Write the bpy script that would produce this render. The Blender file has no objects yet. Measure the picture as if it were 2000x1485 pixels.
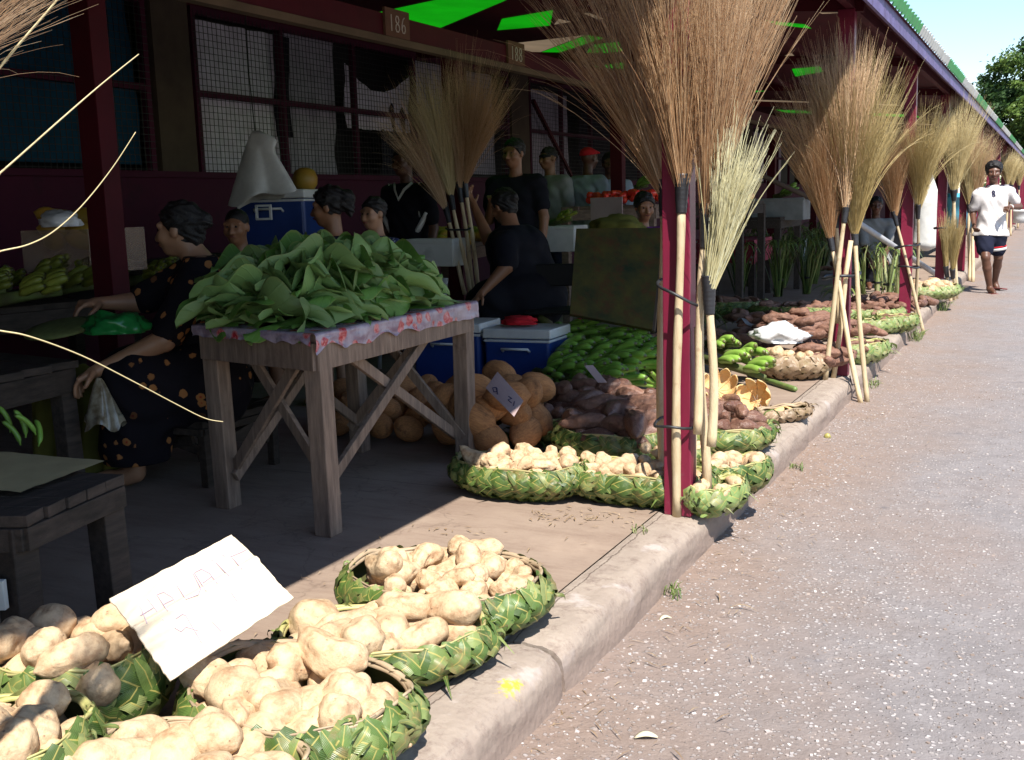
import bpy, bmesh, math, random
import numpy as np
from mathutils import Vector, Matrix, Quaternion, noise

# ---------------------------------------------------------------- camera
SC = bpy.context.scene
COL = SC.collection
F, CX, CY, H = 2100.0, 1000.0, 742.5, 1.18
_Y = np.array([2060 - CX, -(370 - CY), F]); _Y /= np.linalg.norm(_Y)
_U = np.array([-.03, 1, 0.]); _U[2] = -(_U[0]*_Y[0] + _U[1]*_Y[1])/_Y[2]; _U /= np.linalg.norm(_U)
_X = np.cross(_Y, _U); _X = _X if _X[0] > 0 else -_X
def _ray(x, y):
    r = np.array([x - CX, -(y - CY), F]); return r@_X, r@_Y, r@_U
def AZ(x, y, z=0.0):            # layout aid: photo pixel -> point on the level z
    a, b, c = _ray(x, y); t = (z - H)/c; return Vector((a*t, b*t, z))
def AX(x, y, X):
    a, b, c = _ray(x, y); t = X/a; return Vector((X, b*t, H + c*t))
def AY(x, y, Y):
    a, b, c = _ray(x, y); t = Y/b; return Vector((a*t, Y, H + c*t))
def AD(x, y, d):                # ... -> point d metres in front of the camera
    a, b, c = _ray(x, y); t = d/F; return Vector((a*t, b*t, H + c*t))

def PJ(p):
    q = np.array(p) - (0, 0, H); c = q[0]*_X + q[1]*_Y + q[2]*_U; return CX + F*c[0]/c[2], CY - F*c[1]/c[2]
cam = bpy.data.cameras.new("camera"); co = bpy.data.objects.new("camera", cam); COL.objects.link(co)
cam.sensor_width = 36; cam.lens = F/2000*36; cam.clip_start = .05; cam.clip_end = 2000
M = Matrix(((_X[0], _X[1], -_X[2]), (_Y[0], _Y[1], -_Y[2]), (_U[0], _U[1], -_U[2]))).to_4x4()
M.translation = (0, 0, H); co.matrix_world = M
SC.camera = co
cam.dof.use_dof = False

# ---------------------------------------------------------------- light
SUN = Vector((1.0, -1.1, 2.06)).normalized()
w = bpy.data.worlds.new("World"); SC.world = w; w.use_nodes = True
nt = w.node_tree; nt.nodes.clear()
sky = nt.nodes.new("ShaderNodeTexSky"); sky.sky_type = 'NISHITA'; sky.sun_disc = False
sky.sun_elevation = math.asin(SUN.z); sky.sun_rotation = math.atan2(SUN.x, SUN.y)
sky.air_density = 1.0; sky.dust_density = .15; sky.ozone_density = 2.0
bg = nt.nodes.new("ShaderNodeBackground"); bg.inputs[1].default_value = .12
ow = nt.nodes.new("ShaderNodeOutputWorld")
nt.links.new(sky.outputs[0], bg.inputs[0]); nt.links.new(bg.outputs[0], ow.inputs[0])
sl = bpy.data.lights.new("sun", 'SUN'); sl.energy = 5.0; sl.angle = math.radians(.5); sl.color = (1, .95, .87)
so = bpy.data.objects.new("sun", sl); COL.objects.link(so); so.rotation_mode = 'QUATERNION'
so.rotation_quaternion = SUN.to_track_quat('Z', 'Y'); so.location = (6, -6, 14)
vs = SC.view_settings; vs.view_transform = 'Standard'; vs.look = 'None'; vs.gamma = 1; vs.exposure = .88
SC.render.film_transparent = False
SC.cycles.max_bounces = 6; SC.cycles.transparent_max_bounces = 16

# ---------------------------------------------------------------- helpers
class MB:
    def __init__(s): s.v = []; s.f = []; s.au = []; s.ar = []
    def add(s, vs, fs, au=0.0, ar=0.0):
        o = len(s.v); s.v.extend(tuple(p) for p in vs); s.f.extend(tuple(i + o for i in f) for f in fs)
        s.au.extend(au if isinstance(au, (list, tuple)) else [au]*len(vs)); s.ar.extend(ar if isinstance(ar, (list, tuple)) else [ar]*len(vs))
    def box(s, c, sz, R=None, ar=0.0):
        c = Vector(c); hx, hy, hz = sz[0]/2, sz[1]/2, sz[2]/2
        if isinstance(R, (int, float)): R = Matrix.Rotation(R, 3, 'Z')
        vs = [Vector((x, y, z)) for x in (-hx, hx) for y in (-hy, hy) for z in (-hz, hz)]
        if R is not None: vs = [R @ p for p in vs]
        s.add([c + p for p in vs], [(0,1,3,2), (4,6,7,5), (0,4,5,1), (2,3,7,6), (0,2,6,4), (1,5,7,3)], ar=ar)
    def bar(s, a, b, w, h, up=(0,0,1), ar=0.0):
        a, b = Vector(a), Vector(b); d = b - a; L = d.length; z = d.normalized(); u = Vector(up)
        x = u.cross(z)
        if x.length < 1e-4: x = Vector((1,0,0)).cross(z)
        x.normalize(); y = z.cross(x)
        R = Matrix((x, y, z)).transposed(); s.box((a + b)/2, (w, h, L), R, ar)
    def tube(s, pts, rad, n=8, cap=True, ar=0.0, flat=1.0):
        pts = [Vector(p) for p in pts]; m = len(pts)
        if isinstance(rad, (int, float)): rad = [rad]*m
        prev = None; vs = []; au = []
        for i, p in enumerate(pts):
            t = (pts[min(i+1, m-1)] - pts[max(i-1, 0)])
            t = t.normalized() if t.length > 1e-9 else Vector((0,0,1))
            if prev is None: prev = t.orthogonal().normalized()
            x = (prev - t*prev.dot(t)); x = x.normalized() if x.length > 1e-6 else t.orthogonal().normalized()
            y = t.cross(x); prev = x
            for k in range(n):
                a = 2*math.pi*k/n; vs.append(p + (x*math.cos(a) + y*math.sin(a)*flat)*rad[i]); au.append(i/(m-1))
        fs = [(i*n + k, i*n + (k+1) % n, (i+1)*n + (k+1) % n, (i+1)*n + k) for i in range(m-1) for k in range(n)]
        if cap: fs += [tuple(reversed(range(n))), tuple(range((m-1)*n, m*n))]
        s.add(vs, fs, au, ar)
    def lathe(s, prof, n=24, c=(0,0,0), R=None, sx=1, sy=1, ar=0.0):
        c = Vector(c); vs = []
        for r, z in prof:
            for k in range(n):
                a = 2*math.pi*k/n; p = Vector((r*math.cos(a)*sx, r*math.sin(a)*sy, z)); vs.append(c + (R @ p if R is not None else p))
        m = len(prof); fs = [(i*n + k, i*n + (k+1) % n, (i+1)*n + (k+1) % n, (i+1)*n + k) for i in range(m-1) for k in range(n)]
        s.add(vs, fs, ar=ar)
    def ribbon(s, pts, wid, nrm, crease=0.0, ar=0.0):
        pts = [Vector(p) for p in pts]; m = len(pts); vs = []; au = []
        for i, p in enumerate(pts):
            t = (pts[min(i+1, m-1)] - pts[max(i-1, 0)]).normalized(); N = Vector(nrm[i] if isinstance(nrm, list) else nrm)
            b = t.cross(N); b = b.normalized() if b.length > 1e-6 else t.orthogonal(); N = b.cross(t)
            h = (wid[i] if isinstance(wid, (list, tuple)) else wid)/2
            vs += [p - b*h - N*crease*h, p, p + b*h - N*crease*h]; au += [-1., 0., 1.]
        fs = []
        for i in range(m-1):
            o = i*3; fs += [(o, o+1, o+4, o+3), (o+1, o+2, o+5, o+4)]
        s.add(vs, fs, au, ar)
    def grid(s, fn, nu, nv, ar=0.0, au=None):
        vs = [fn(i/nu, j/nv) for i in range(nu+1) for j in range(nv+1)]
        a = [au(i/nu, j/nv) for i in range(nu+1) for j in range(nv+1)] if au else 0.0
        s.add(vs, [(i*(nv+1)+j, (i+1)*(nv+1)+j, (i+1)*(nv+1)+j+1, i*(nv+1)+j+1) for i in range(nu) for j in range(nv)], a, ar)
    def mesh(s, name, m=None, smooth=True):
        me = bpy.data.meshes.new(name); me.from_pydata(s.v, [], s.f); me.update()
        for nm, arr in (('au', s.au), ('ar', s.ar)):
            a = me.attributes.new(nm, 'FLOAT', 'POINT'); a.data.foreach_set('value', arr)
        if m: me.materials.append(m)
        if smooth: me.polygons.foreach_set('use_smooth', [True]*len(me.polygons))
        return me
    def build(s, name, m, parent=None, smooth=False, bevel=0.0, loc=None):
        o = bpy.data.objects.new(name, s.mesh(name, m, smooth)); COL.objects.link(o)
        if parent: o.parent = parent
        if loc is not None: o.location = loc
        if bevel:
            b = o.modifiers.new('b', 'BEVEL'); b.width = bevel; b.segments = 2; b.limit_method = 'ANGLE'
        return o

def tag(o, label=None, cat=None, group=None, kind=None):
    if label: o['label'] = label
    if cat: o['category'] = cat
    if group: o['group'] = group
    if kind: o['kind'] = kind
    return o
def empty(name, loc=(0,0,0), rz=0.0, label=None, cat=None, group=None):
    o = bpy.data.objects.new(name, None); COL.objects.link(o); o.location = loc; o.rotation_euler = (0, 0, rz)
    o.empty_display_size = .1
    return tag(o, label, cat, group)
def inst(name, me, parent=None, loc=(0,0,0), rot=None, sc=None):
    o = bpy.data.objects.new(name, me); COL.objects.link(o); o.location = loc
    if rot is not None:
        if isinstance(rot, Quaternion): o.rotation_mode = 'QUATERNION'; o.rotation_quaternion = rot
        else: o.rotation_euler = rot
    if sc is not None: o.scale = (sc,)*3 if isinstance(sc, (int, float)) else sc
    if parent: o.parent = parent
    return o
def copy_tree(o, parent=None):
    c = o.copy(); COL.objects.link(c); c.parent = parent
    for ch in [x for x in SC.objects if x.parent == o]: copy_tree(ch, c)
    return c
def rnd(a, b): return random.uniform(a, b)

# ---------------------------------------------------------------- materials
class NT:
    def __init__(s, name):
        s.m = bpy.data.materials.new(name); s.m.use_nodes = True; s.t = s.m.node_tree; s.t.nodes.clear()
        s.out = s.n('OutputMaterial'); s.b = s.n('BsdfPrincipled'); s.l(s.b.outputs[0], s.out.inputs[0])
        s.tc = s.n('TexCoord'); s.oi = s.n('ObjectInfo')
    def n(s, t): return s.t.nodes.new('ShaderNode' + t)
    def l(s, a, b): s.t.links.new(a, b)
    def noise(s, scale, detail=5, rough=.6, vec=None, map_scale=None, dist=0):
        n = s.n('TexNoise'); n.inputs['Scale'].default_value = scale; n.inputs['Detail'].default_value = detail
        n.inputs['Roughness'].default_value = rough; n.inputs['Distortion'].default_value = dist
        v = vec or s.tc.outputs['Object']
        if map_scale:
            m = s.n('Mapping'); m.inputs['Scale'].default_value = map_scale; s.l(v, m.inputs[0]); v = m.outputs[0]
        s.l(v, n.inputs['Vector']); return n.outputs[0]
    def vor(s, scale, feat='F1', vec=None, out='Distance', map_scale=None):
        n = s.n('TexVoronoi'); n.feature = feat; n.inputs['Scale'].default_value = scale
        v = vec or s.tc.outputs['Object']
        if map_scale:
            m = s.n('Mapping'); m.inputs['Scale'].default_value = map_scale; s.l(v, m.inputs[0]); v = m.outputs[0]
        s.l(v, n.inputs['Vector']); return n.outputs[out]
    def ramp(s, fac, stops):
        r = s.n('ValToRGB'); s.l(fac, r.inputs[0]); e = r.color_ramp.elements
        while len(e) < len(stops): e.new(.5)
        for i, (p, c) in enumerate(stops):
            e[i].position = p; c = (c,)*3 if isinstance(c, (int, float)) else c; e[i].color = (*c[:3], 1)
        return r.outputs[0]
    def mix(s, fac, a, b, mode='MIX'):
        m = s.n('Mix'); m.data_type = 'RGBA'; m.blend_type = mode
        for v, i in ((fac, 0), (a, 6), (b, 7)):
            if isinstance(v, (int, float)): m.inputs[i].default_value = v if i == 0 else (v, v, v, 1)
            elif isinstance(v, tuple): m.inputs[i].default_value = (*v[:3], 1)
            else: s.l(v, m.inputs[i])
        return m.outputs[2]
    def math(s, op, a, b=0.0, c=None):
        m = s.n('Math'); m.operation = op
        for v, i in ((a, 0), (b, 1), (c, 2)):
            if v is None: continue
            if isinstance(v, (int, float)): m.inputs[i].default_value = v
            else: s.l(v, m.inputs[i])
        return m.outputs[0]
    def attr(s, nm): n = s.n('Attribute'); n.attribute_name = nm; return n.outputs['Fac']
    def sep(s, v, i): n = s.n('SeparateXYZ'); s.l(v, n.inputs[0]); return n.outputs[i]
    def bump(s, h, strength=.3, dist=.01):
        b = s.n('Bump'); b.inputs['Strength'].default_value = strength; b.inputs['Distance'].default_value = dist
        s.l(h, b.inputs['Height']); s.l(b.outputs[0], s.b.inputs['Normal'])
    def set(s, col=None, rough=.7, spec=.5, metal=0, **kw):
        if col is not None:
            if isinstance(col, tuple): s.b.inputs['Base Color'].default_value = (*col[:3], 1)
            else: s.l(col, s.b.inputs['Base Color'])
        if isinstance(rough, (int, float)): s.b.inputs['Roughness'].default_value = rough
        else: s.l(rough, s.b.inputs['Roughness'])
        s.b.inputs['Specular IOR Level'].default_value = spec; s.b.inputs['Metallic'].default_value = metal
        for k, v in kw.items(): s.b.inputs[k.replace('_', ' ')].default_value = v
        return s.m

def generic(name, c1, c2=None, scale=6, rough=.7, spec=.3, bump=.2, bscale=40, bdist=.004, var=.25, map_scale=None, dirt=None, dscale=2.0, dthr=.55, use_ar=0.0):
    """two-tone noise, per-object brightness, optional dirt patches"""
    s = NT(name); c2 = c2 or tuple(x*.7 for x in c1)
    f = s.noise(scale, 6, .65, map_scale=map_scale)
    c = s.mix(s.ramp(f, [(.3, 0.), (.7, 1.)]), c1, c2)
    if dirt: c = s.mix(s.ramp(s.noise(dscale, 8, .7), [(dthr, 0.), (dthr + .18, 1.)]), c, dirt)
    if var:
        k = s.math('MULTIPLY_ADD', s.oi.outputs['Random'], var, 1 - var/2); c = s.mix(1.0, c, k, 'MULTIPLY')
    if use_ar:
        k = s.math('MULTIPLY_ADD', s.attr('ar'), use_ar, 1 - use_ar/2); c = s.mix(1.0, c, k, 'MULTIPLY')
    if bump: s.bump(s.noise(bscale, 4, .6, map_scale=map_scale), bump, bdist)
    return s.set(c, rough, spec)

MT = {}
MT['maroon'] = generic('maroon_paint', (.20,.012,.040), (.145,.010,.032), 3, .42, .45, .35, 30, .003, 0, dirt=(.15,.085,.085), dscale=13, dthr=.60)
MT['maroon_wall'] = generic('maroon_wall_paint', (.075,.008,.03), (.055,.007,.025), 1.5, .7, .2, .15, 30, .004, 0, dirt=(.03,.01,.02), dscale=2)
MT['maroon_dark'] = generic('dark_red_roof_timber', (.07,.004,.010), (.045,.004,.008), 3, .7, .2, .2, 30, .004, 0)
MT['fascia'] = generic('lavender_fascia', (.15,.12,.27), (.10,.075,.17), 4, .6, .3, .2, 30, .004, 0, dirt=(.07,.04,.10), dscale=6, dthr=.5)
MT['column'] = generic('dusty_column', (.10,.075,.055), (.07,.05,.04), 3, .9, .1, .3, 40, .004, 0)
MT['wood'] = generic('weathered_grey_wood', (.32,.225,.165), (.13,.09,.07), 5, .75, .25, .55, 30, .004, .25, map_scale=(9,9,1.0), dirt=(.08,.05,.04), dscale=5, dthr=.6)
MT['wood_h'] = generic('weathered_board', (.28,.19,.145), (.125,.08,.065), 5, .75, .25, .55, 30, .004, .25, map_scale=(2,9,9), dirt=(.07,.045,.035), dscale=5, dthr=.6)
MT['darkwood'] = generic('dark_wood', (.075,.055,.045), (.03,.025,.02), 5, .8, .2, .4, 30, .004, .3, map_scale=(8,1,8))
MT['handle'] = generic('peeled_stick', (.62,.51,.34), (.47,.35,.20), 5, .6, .3, .5, 14, .005, .28, map_scale=(7,7,1.6), dirt=(.28,.17,.09), dscale=11, dthr=.56)
MT['binding'] = generic('black_rubber_binding', (.012,.012,.014), (.03,.03,.035), 20, .42, .5, .3, 60, .003, 0)
MT['rim'] = generic('dry_palm_rib', (.45,.34,.22), (.26,.19,.12), 10, .55, .4, .3, 50, .003, .2)
MT['rim_green'] = generic('green_palm_rib', (.34,.36,.12), (.40,.30,.16), 6, .45, .4, .3, 50, .003, .2)
MT['white_plastic'] = generic('white_plastic', (.62,.62,.60), (.5,.5,.5), 8, .4, .5, .1, 30, .002, .15)
MT['blue_plastic'] = generic('blue_plastic', (.010,.040,.19), (.008,.03,.14), 3, .4, .5, .08, 60, .002, .1)
MT['steel'] = generic('galvanised_pole', (.45,.45,.46), (.3,.3,.32), 6, .4, .5, .1, 60, .002, .1)
MT['joint'] = generic('joint_filler', (.13,.09,.07), (.09,.06,.045), 20, .9, .1, .3, 30, .002, 0)
MT['trunk'] = generic('bark', (.16,.12,.09), (.07,.055,.04), 6, .9, .1, .8, 12, .03, .2)

def translucent(name, col, trans, noise_amt=.6):
    s = NT(name); f = s.noise(3, 5); c = s.mix(s.ramp(f, [(.3, 0.), (.75, noise_amt)]), col, tuple(x*.4 for x in col))
    s.set(c, .5, .3); t = s.n('BsdfTranslucent'); s.l(c, t.inputs[0]); mx = s.n('MixShader'); mx.inputs[0].default_value = trans
    s.l(s.b.outputs[0], mx.inputs[1]); s.l(t.outputs[0], mx.inputs[2]); s.l(mx.outputs[0], s.out.inputs[0]); return s.m
MT['green_sheet'] = translucent('green_translucent_sheet', (.006,.42,.006), .30)
MT['cream_sheet'] = translucent('cream_translucent_sheet', (.52,.38,.24), .16)
MT['white_sheet'] = generic('white_roof_metal', (.62,.62,.58), (.5,.5,.46), 3, .5, .3, .1, 30, .003, 0, dirt=(.35,.34,.3), dscale=4)
MT['green_metal'] = generic('green_roof_metal', (.10,.40,.14), (.07,.28,.1), 3, .5, .3, .1, 30, .003, 0)

def fabric(name, col, pat=None):
    s = NT(name); c = s.mix(s.ramp(s.noise(8, 4), [(.3, 0.), (.7, 1.)]), col, tuple(x*.75 for x in col))
    if pat: c = pat(s, c)
    s.bump(s.noise(9, 4, .5), .35, .02); return s.set(c, .85, .15)
def floral(s, c):
    v = s.n('TexVoronoi'); v.inputs['Scale'].default_value = 17; s.l(s.tc.outputs['Object'], v.inputs[0])
    d = s.math('ADD', v.outputs['Distance'], s.math('MULTIPLY', s.noise(45, 4), .34))
    msk = s.ramp(d, [(.0, 1.), (.46, 1.), (.50, 0.)]); rm = s.ramp(s.sep(v.outputs['Color'], 0), [(.36, 0.), (.40, 1.)])
    fl = s.ramp(d, [(.0, (.35,.12,.02)), (.2, (.30,.03,.02)), (.3, (.35,.15,.05))])
    return s.mix(s.math('MULTIPLY', msk, rm), c, fl)
MT['floral_black'] = fabric('black_floral_cloth', (.010,.008,.012), floral)
MT['black_cloth'] = fabric('black_cloth', (.010,.010,.015))
MT['navy_cloth'] = fabric('navy_cloth', (.012,.014,.03))
MT['white_cloth'] = fabric('white_cloth', (.62,.62,.60))
MT['grey_cloth'] = fabric('grey_cloth', (.27,.27,.26))
MT['basket_inside_shade'] = generic('basket_inside_shade', (.05,.07,.02), (.09,.08,.03), 12, .8, .2, .5, 40, .004, 0)
MT['pale_blue_cloth'] = fabric('pale_blue_cloth', (.36,.42,.52))
MT['purple_cloth'] = fabric('purple_cloth', (.12,.02,.14))
MT['red_cloth'] = fabric('red_cloth', (.55,.02,.03))
MT['olive_cloth'] = fabric('olive_cloth', (.15,.14,.03))
def checks(s, c):
    a = s.sep(s.tc.outputs['Object'], 0); b = s.sep(s.tc.outputs['Object'], 2)
    f = s.math('MULTIPLY', s.math('SINE', s.math('MULTIPLY', a, 260)), s.math('SINE', s.math('MULTIPLY', b, 260)))
    return s.mix(s.ramp(f, [(.45, 0.), (.6, 1.)]), c, (.32,.34,.45))
MT['check_cloth'] = fabric('checked_shirt_cloth', (.03,.04,.11), checks)
def hairmat():
    s = NT('black_hair'); s.bump(s.noise(120, 3, .7), .6, .01); return s.set((.010,.008,.008), .5, .4)
MT['hair'] = hairmat()
def skin(name, c):
    s = NT(name); k = s.mix(s.ramp(s.noise(9, 5), [(.3, 0.), (.7, 1.)]), c, tuple(x*.78 for x in c))
    s.bump(s.noise(90, 3), .08, .003); return s.set(k, .45, .45)
MT['skin'] = skin('brown_skin', (.27,.125,.065)); MT['skin_dark'] = skin('dark_brown_skin', (.12,.052,.03)); MT['skin_light'] = skin('tan_skin', (.36,.19,.11))
MT['eye'] = NT('dark_eye').set((.01,.006,.005), .2, .5); MT['lip'] = NT('lip').set((.16,.04,.035), .5, .4)
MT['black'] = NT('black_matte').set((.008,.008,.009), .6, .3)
MT['white'] = NT('white_paint_marks').set((.55,.5,.42), .7, .2)
MT['pen'] = NT('pen_ink').set((.42,.33,.44), .6, .2)
MT['navy'] = NT('navy_print').set((.01,.012,.06), .6, .3)

# ground materials
def road_mat():
    s = NT('worn_chip_seal_road'); P = s.tc.outputs['Object']; x = s.sep(P, 0)
    wob = s.noise(1.3, 4, .6); xx = s.math('ADD', x, s.math('MULTIPLY', wob, 1.5))
    dirt = s.ramp(s.math('ADD', s.math('MULTIPLY', xx, .9), .5), [(.05, 1.), (.95, 0.)])
    base = s.mix(s.ramp(s.noise(9, 6, .7), [(.3, 0.), (.7, 1.)]), (.205,.185,.183), (.285,.26,.258))
    soil = s.mix(s.ramp(s.noise(14, 8, .7), [(.3, 0.), (.7, 1.)]), (.30,.22,.175), (.22,.155,.12))
    v = s.n('TexVoronoi'); v.inputs['Scale'].default_value = 66; v.inputs['Randomness'].default_value = 1
    wp = s.n('VectorMath'); wp.operation = 'ADD'; nz = s.n('TexNoise'); nz.inputs['Scale'].default_value = 60; s.l(P, nz.inputs[0])
    sc = s.n('VectorMath'); sc.operation = 'SCALE'; sc.inputs['Scale'].default_value = .012; s.l(nz.outputs['Color'], sc.inputs[0])
    s.l(P, wp.inputs[0]); s.l(sc.outputs[0], wp.inputs[1]); s.l(wp.outputs[0], v.inputs[0])
    rc = s.sep(v.outputs['Color'], 0)
    size = s.math('MULTIPLY_ADD', rc, .36, .14)
    chip = s.ramp(s.math('SUBTRACT', size, v.outputs['Distance']), [(.0, 0.), (.06, 1.)])
    lowd = s.math('ADD', s.noise(3.2, 5, .7), s.math('MULTIPLY', dirt, -.16))
    cover = s.ramp(lowd, [(.22, 0.), (.46, 1.)])
    chipm = s.math('MULTIPLY', chip, s.math('MULTIPLY', cover, s.ramp(s.sep(v.outputs['Color'], 1), [(.26, 0.), (.32, 1.)])))
    chipc = s.ramp(s.sep(v.outputs['Color'], 2), [(.0, (.27,.235,.22)), (.5, (.38,.34,.325)), (.85, (.46,.42,.41)), (1., (.58,.54,.525))])
    g = s.mix(dirt, base, soil); g = s.mix(s.math('MULTIPLY', s.ramp(s.noise(.9, 7, .7), [(.45, 0.), (.75, 1.)]), .4), g, (.30,.22,.18))
    c = s.mix(chipm, g, chipc)
    c = s.mix(s.ramp(s.noise(2.6, 4, .6), [(.68, 0.), (.74, .6)]), c, (.10,.10,.12))
    trk = s.math('ABSOLUTE', s.math('SINE', s.math('MULTIPLY', s.math('ADD', x, s.math('MULTIPLY', s.noise(.5, 3), .5)), 1.9))); c = s.mix(s.math('MULTIPLY', s.ramp(trk, [(.75, 0.), (1., .35)]), s.ramp(xx, [(.4, 0.), (1., 1.)])), c, (.19,.175,.175))
    hgt = s.math('ADD', s.math('MULTIPLY', chipm, 1.0), s.math('MULTIPLY', s.noise(45, 6, .75), .9))
    s.bump(hgt, 1.0, .010); return s.set(c, .85, .25)
def floor_mat():
    s = NT('dusty_concrete_floor'); P = s.tc.outputs['Object']
    c = s.mix(s.ramp(s.noise(2.2, 8, .65), [(.3, 0.), (.7, 1.)]), (.32,.245,.19), (.25,.185,.145))
    c = s.mix(s.ramp(s.noise(5, 9, .8, map_scale=(.5,2,1)), [(.46, 0.), (.66, .65)]), c, (.19,.13,.10))
    c = s.mix(s.ramp(s.noise(1.1, 6, .7), [(.56, 0.), (.70, .6)]), c, (.40,.31,.24))
    ck = s.n('TexVoronoi'); ck.feature = 'DISTANCE_TO_EDGE'; ck.inputs['Scale'].default_value = .55; wv = s.n('VectorMath'); wv.operation = 'ADD'; nn = s.n('TexNoise'); nn.inputs['Scale'].default_value = 3; nn.inputs['Detail'].default_value = 6; s.l(P, nn.inputs[0]); s.l(P, wv.inputs[0]); s.l(nn.outputs['Color'], wv.inputs[1]); s.l(wv.outputs[0], ck.inputs['Vector']); c = s.mix(s.ramp(ck.outputs['Distance'], [(.0, .4), (.002, .3), (.005, 0.)]), c, (.12,.085,.065))
    sp = s.vor(60); c = s.mix(s.ramp(sp, [(.05, .5), (.1, 0.)]), c, (.2,.13,.09))
    s.bump(s.noise(25, 7, .7), .35, .006); return s.set(c, .8, .2)
def kerb_mat():
    s = NT('worn_concrete_kerb')
    c = s.mix(s.ramp(s.noise(6, 9, .7), [(.3, 0.), (.7, 1.)]), (.37,.305,.25), (.28,.225,.185))
    c = s.mix(s.ramp(s.noise(14, 8, .8), [(.50, 0.), (.66, .8)]), c, (.19,.14,.115))
    c = s.mix(s.ramp(s.noise(4.5, 5, .6), [(.60, 0.), (.68, .6)]), c, (.50,.44,.41))
    ck = s.math('ABSOLUTE', s.math('ADD', s.math('ADD', s.sep(s.tc.outputs['Object'], 0), 1.283), s.math('MULTIPLY_ADD', s.noise(9, 6, .7), .04, -.02))); c = s.mix(s.ramp(ck, [(.0, .9), (.0016, .8), (.0030, 0.)]), c, (.06,.04,.03))
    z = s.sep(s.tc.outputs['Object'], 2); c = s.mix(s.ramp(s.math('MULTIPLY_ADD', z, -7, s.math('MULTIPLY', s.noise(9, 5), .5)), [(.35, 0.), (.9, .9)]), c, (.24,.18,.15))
    P = s.tc.outputs['Object']; dx = s.math('MULTIPLY', s.math('ADD', s.sep(P, 0), 1.165), 1.6); dy = s.math('SUBTRACT', s.sep(P, 1), 2.25)
    dd = s.math('ADD', s.math('SQRT', s.math('ADD', s.math('MULTIPLY', dx, dx), s.math('MULTIPLY', dy, dy))), s.math('MULTIPLY', s.noise(55, 4, .7), .16))
    c = s.mix(s.ramp(dd, [(.095, .9), (.125, 0.)]), c, (.62,.42,.03))
    v = s.vor(45); s.bump(s.math('ADD', s.noise(30, 8, .75), s.math('MULTIPLY', v, .4)), .6, .008); return s.set(c, .85, .2)
MT['road'] = road_mat(); MT['floor'] = floor_mat(); MT['kerb'] = kerb_mat()

# leaf strip material for woven baskets: midrib from 'au', tone from 'ar'
def palm_mat(name, a, b, c, rib=(.42,.36,.10)):
    s = NT(name); au = s.math('ABSOLUTE', s.attr('au')); ar = s.attr('ar')
    k = s.ramp(ar, [(0., a), (.5, b), (.86, c), (1., tuple(x*.6 for x in c))])
    k = s.mix(s.ramp(s.noise(25, 5, .7), [(.3, 0.), (.75, .45)]), k, tuple(x*.5 for x in a))
    st = s.math('SINE', s.math('MULTIPLY', au, 40)); k = s.mix(s.math('MULTIPLY', s.ramp(st, [(.2, 0.), (.9, 1.)]), .18), k, (.25,.35,.1))
    k = s.mix(s.ramp(au, [(.0, .85), (.05, .8), (.11, 0.)]), k, rib)
    k = s.mix(s.ramp(s.noise(7, 6, .75), [(.56, 0.), (.66, .8)]), k, (.24,.17,.07))
    s.bump(s.math('ADD', st, s.noise(60, 3)), .25, .003); s.set(k, .38, .5)
    t = s.n('BsdfTranslucent'); s.l(k, t.inputs[0]); mx = s.n('MixShader'); mx.inputs[0].default_value = .15
    s.l(s.b.outputs[0], mx.inputs[1]); s.l(t.outputs[0], mx.inputs[2]); s.l(mx.outputs[0], s.out.inputs[0]); return s.m
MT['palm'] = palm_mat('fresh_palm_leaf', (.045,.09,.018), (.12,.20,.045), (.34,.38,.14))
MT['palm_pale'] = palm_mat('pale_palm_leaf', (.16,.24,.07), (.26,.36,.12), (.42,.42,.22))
MT['palm_dry'] = palm_mat('dry_palm_leaf', (.26,.16,.10), (.38,.25,.16), (.52,.38,.26), (.3,.2,.12))
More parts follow.
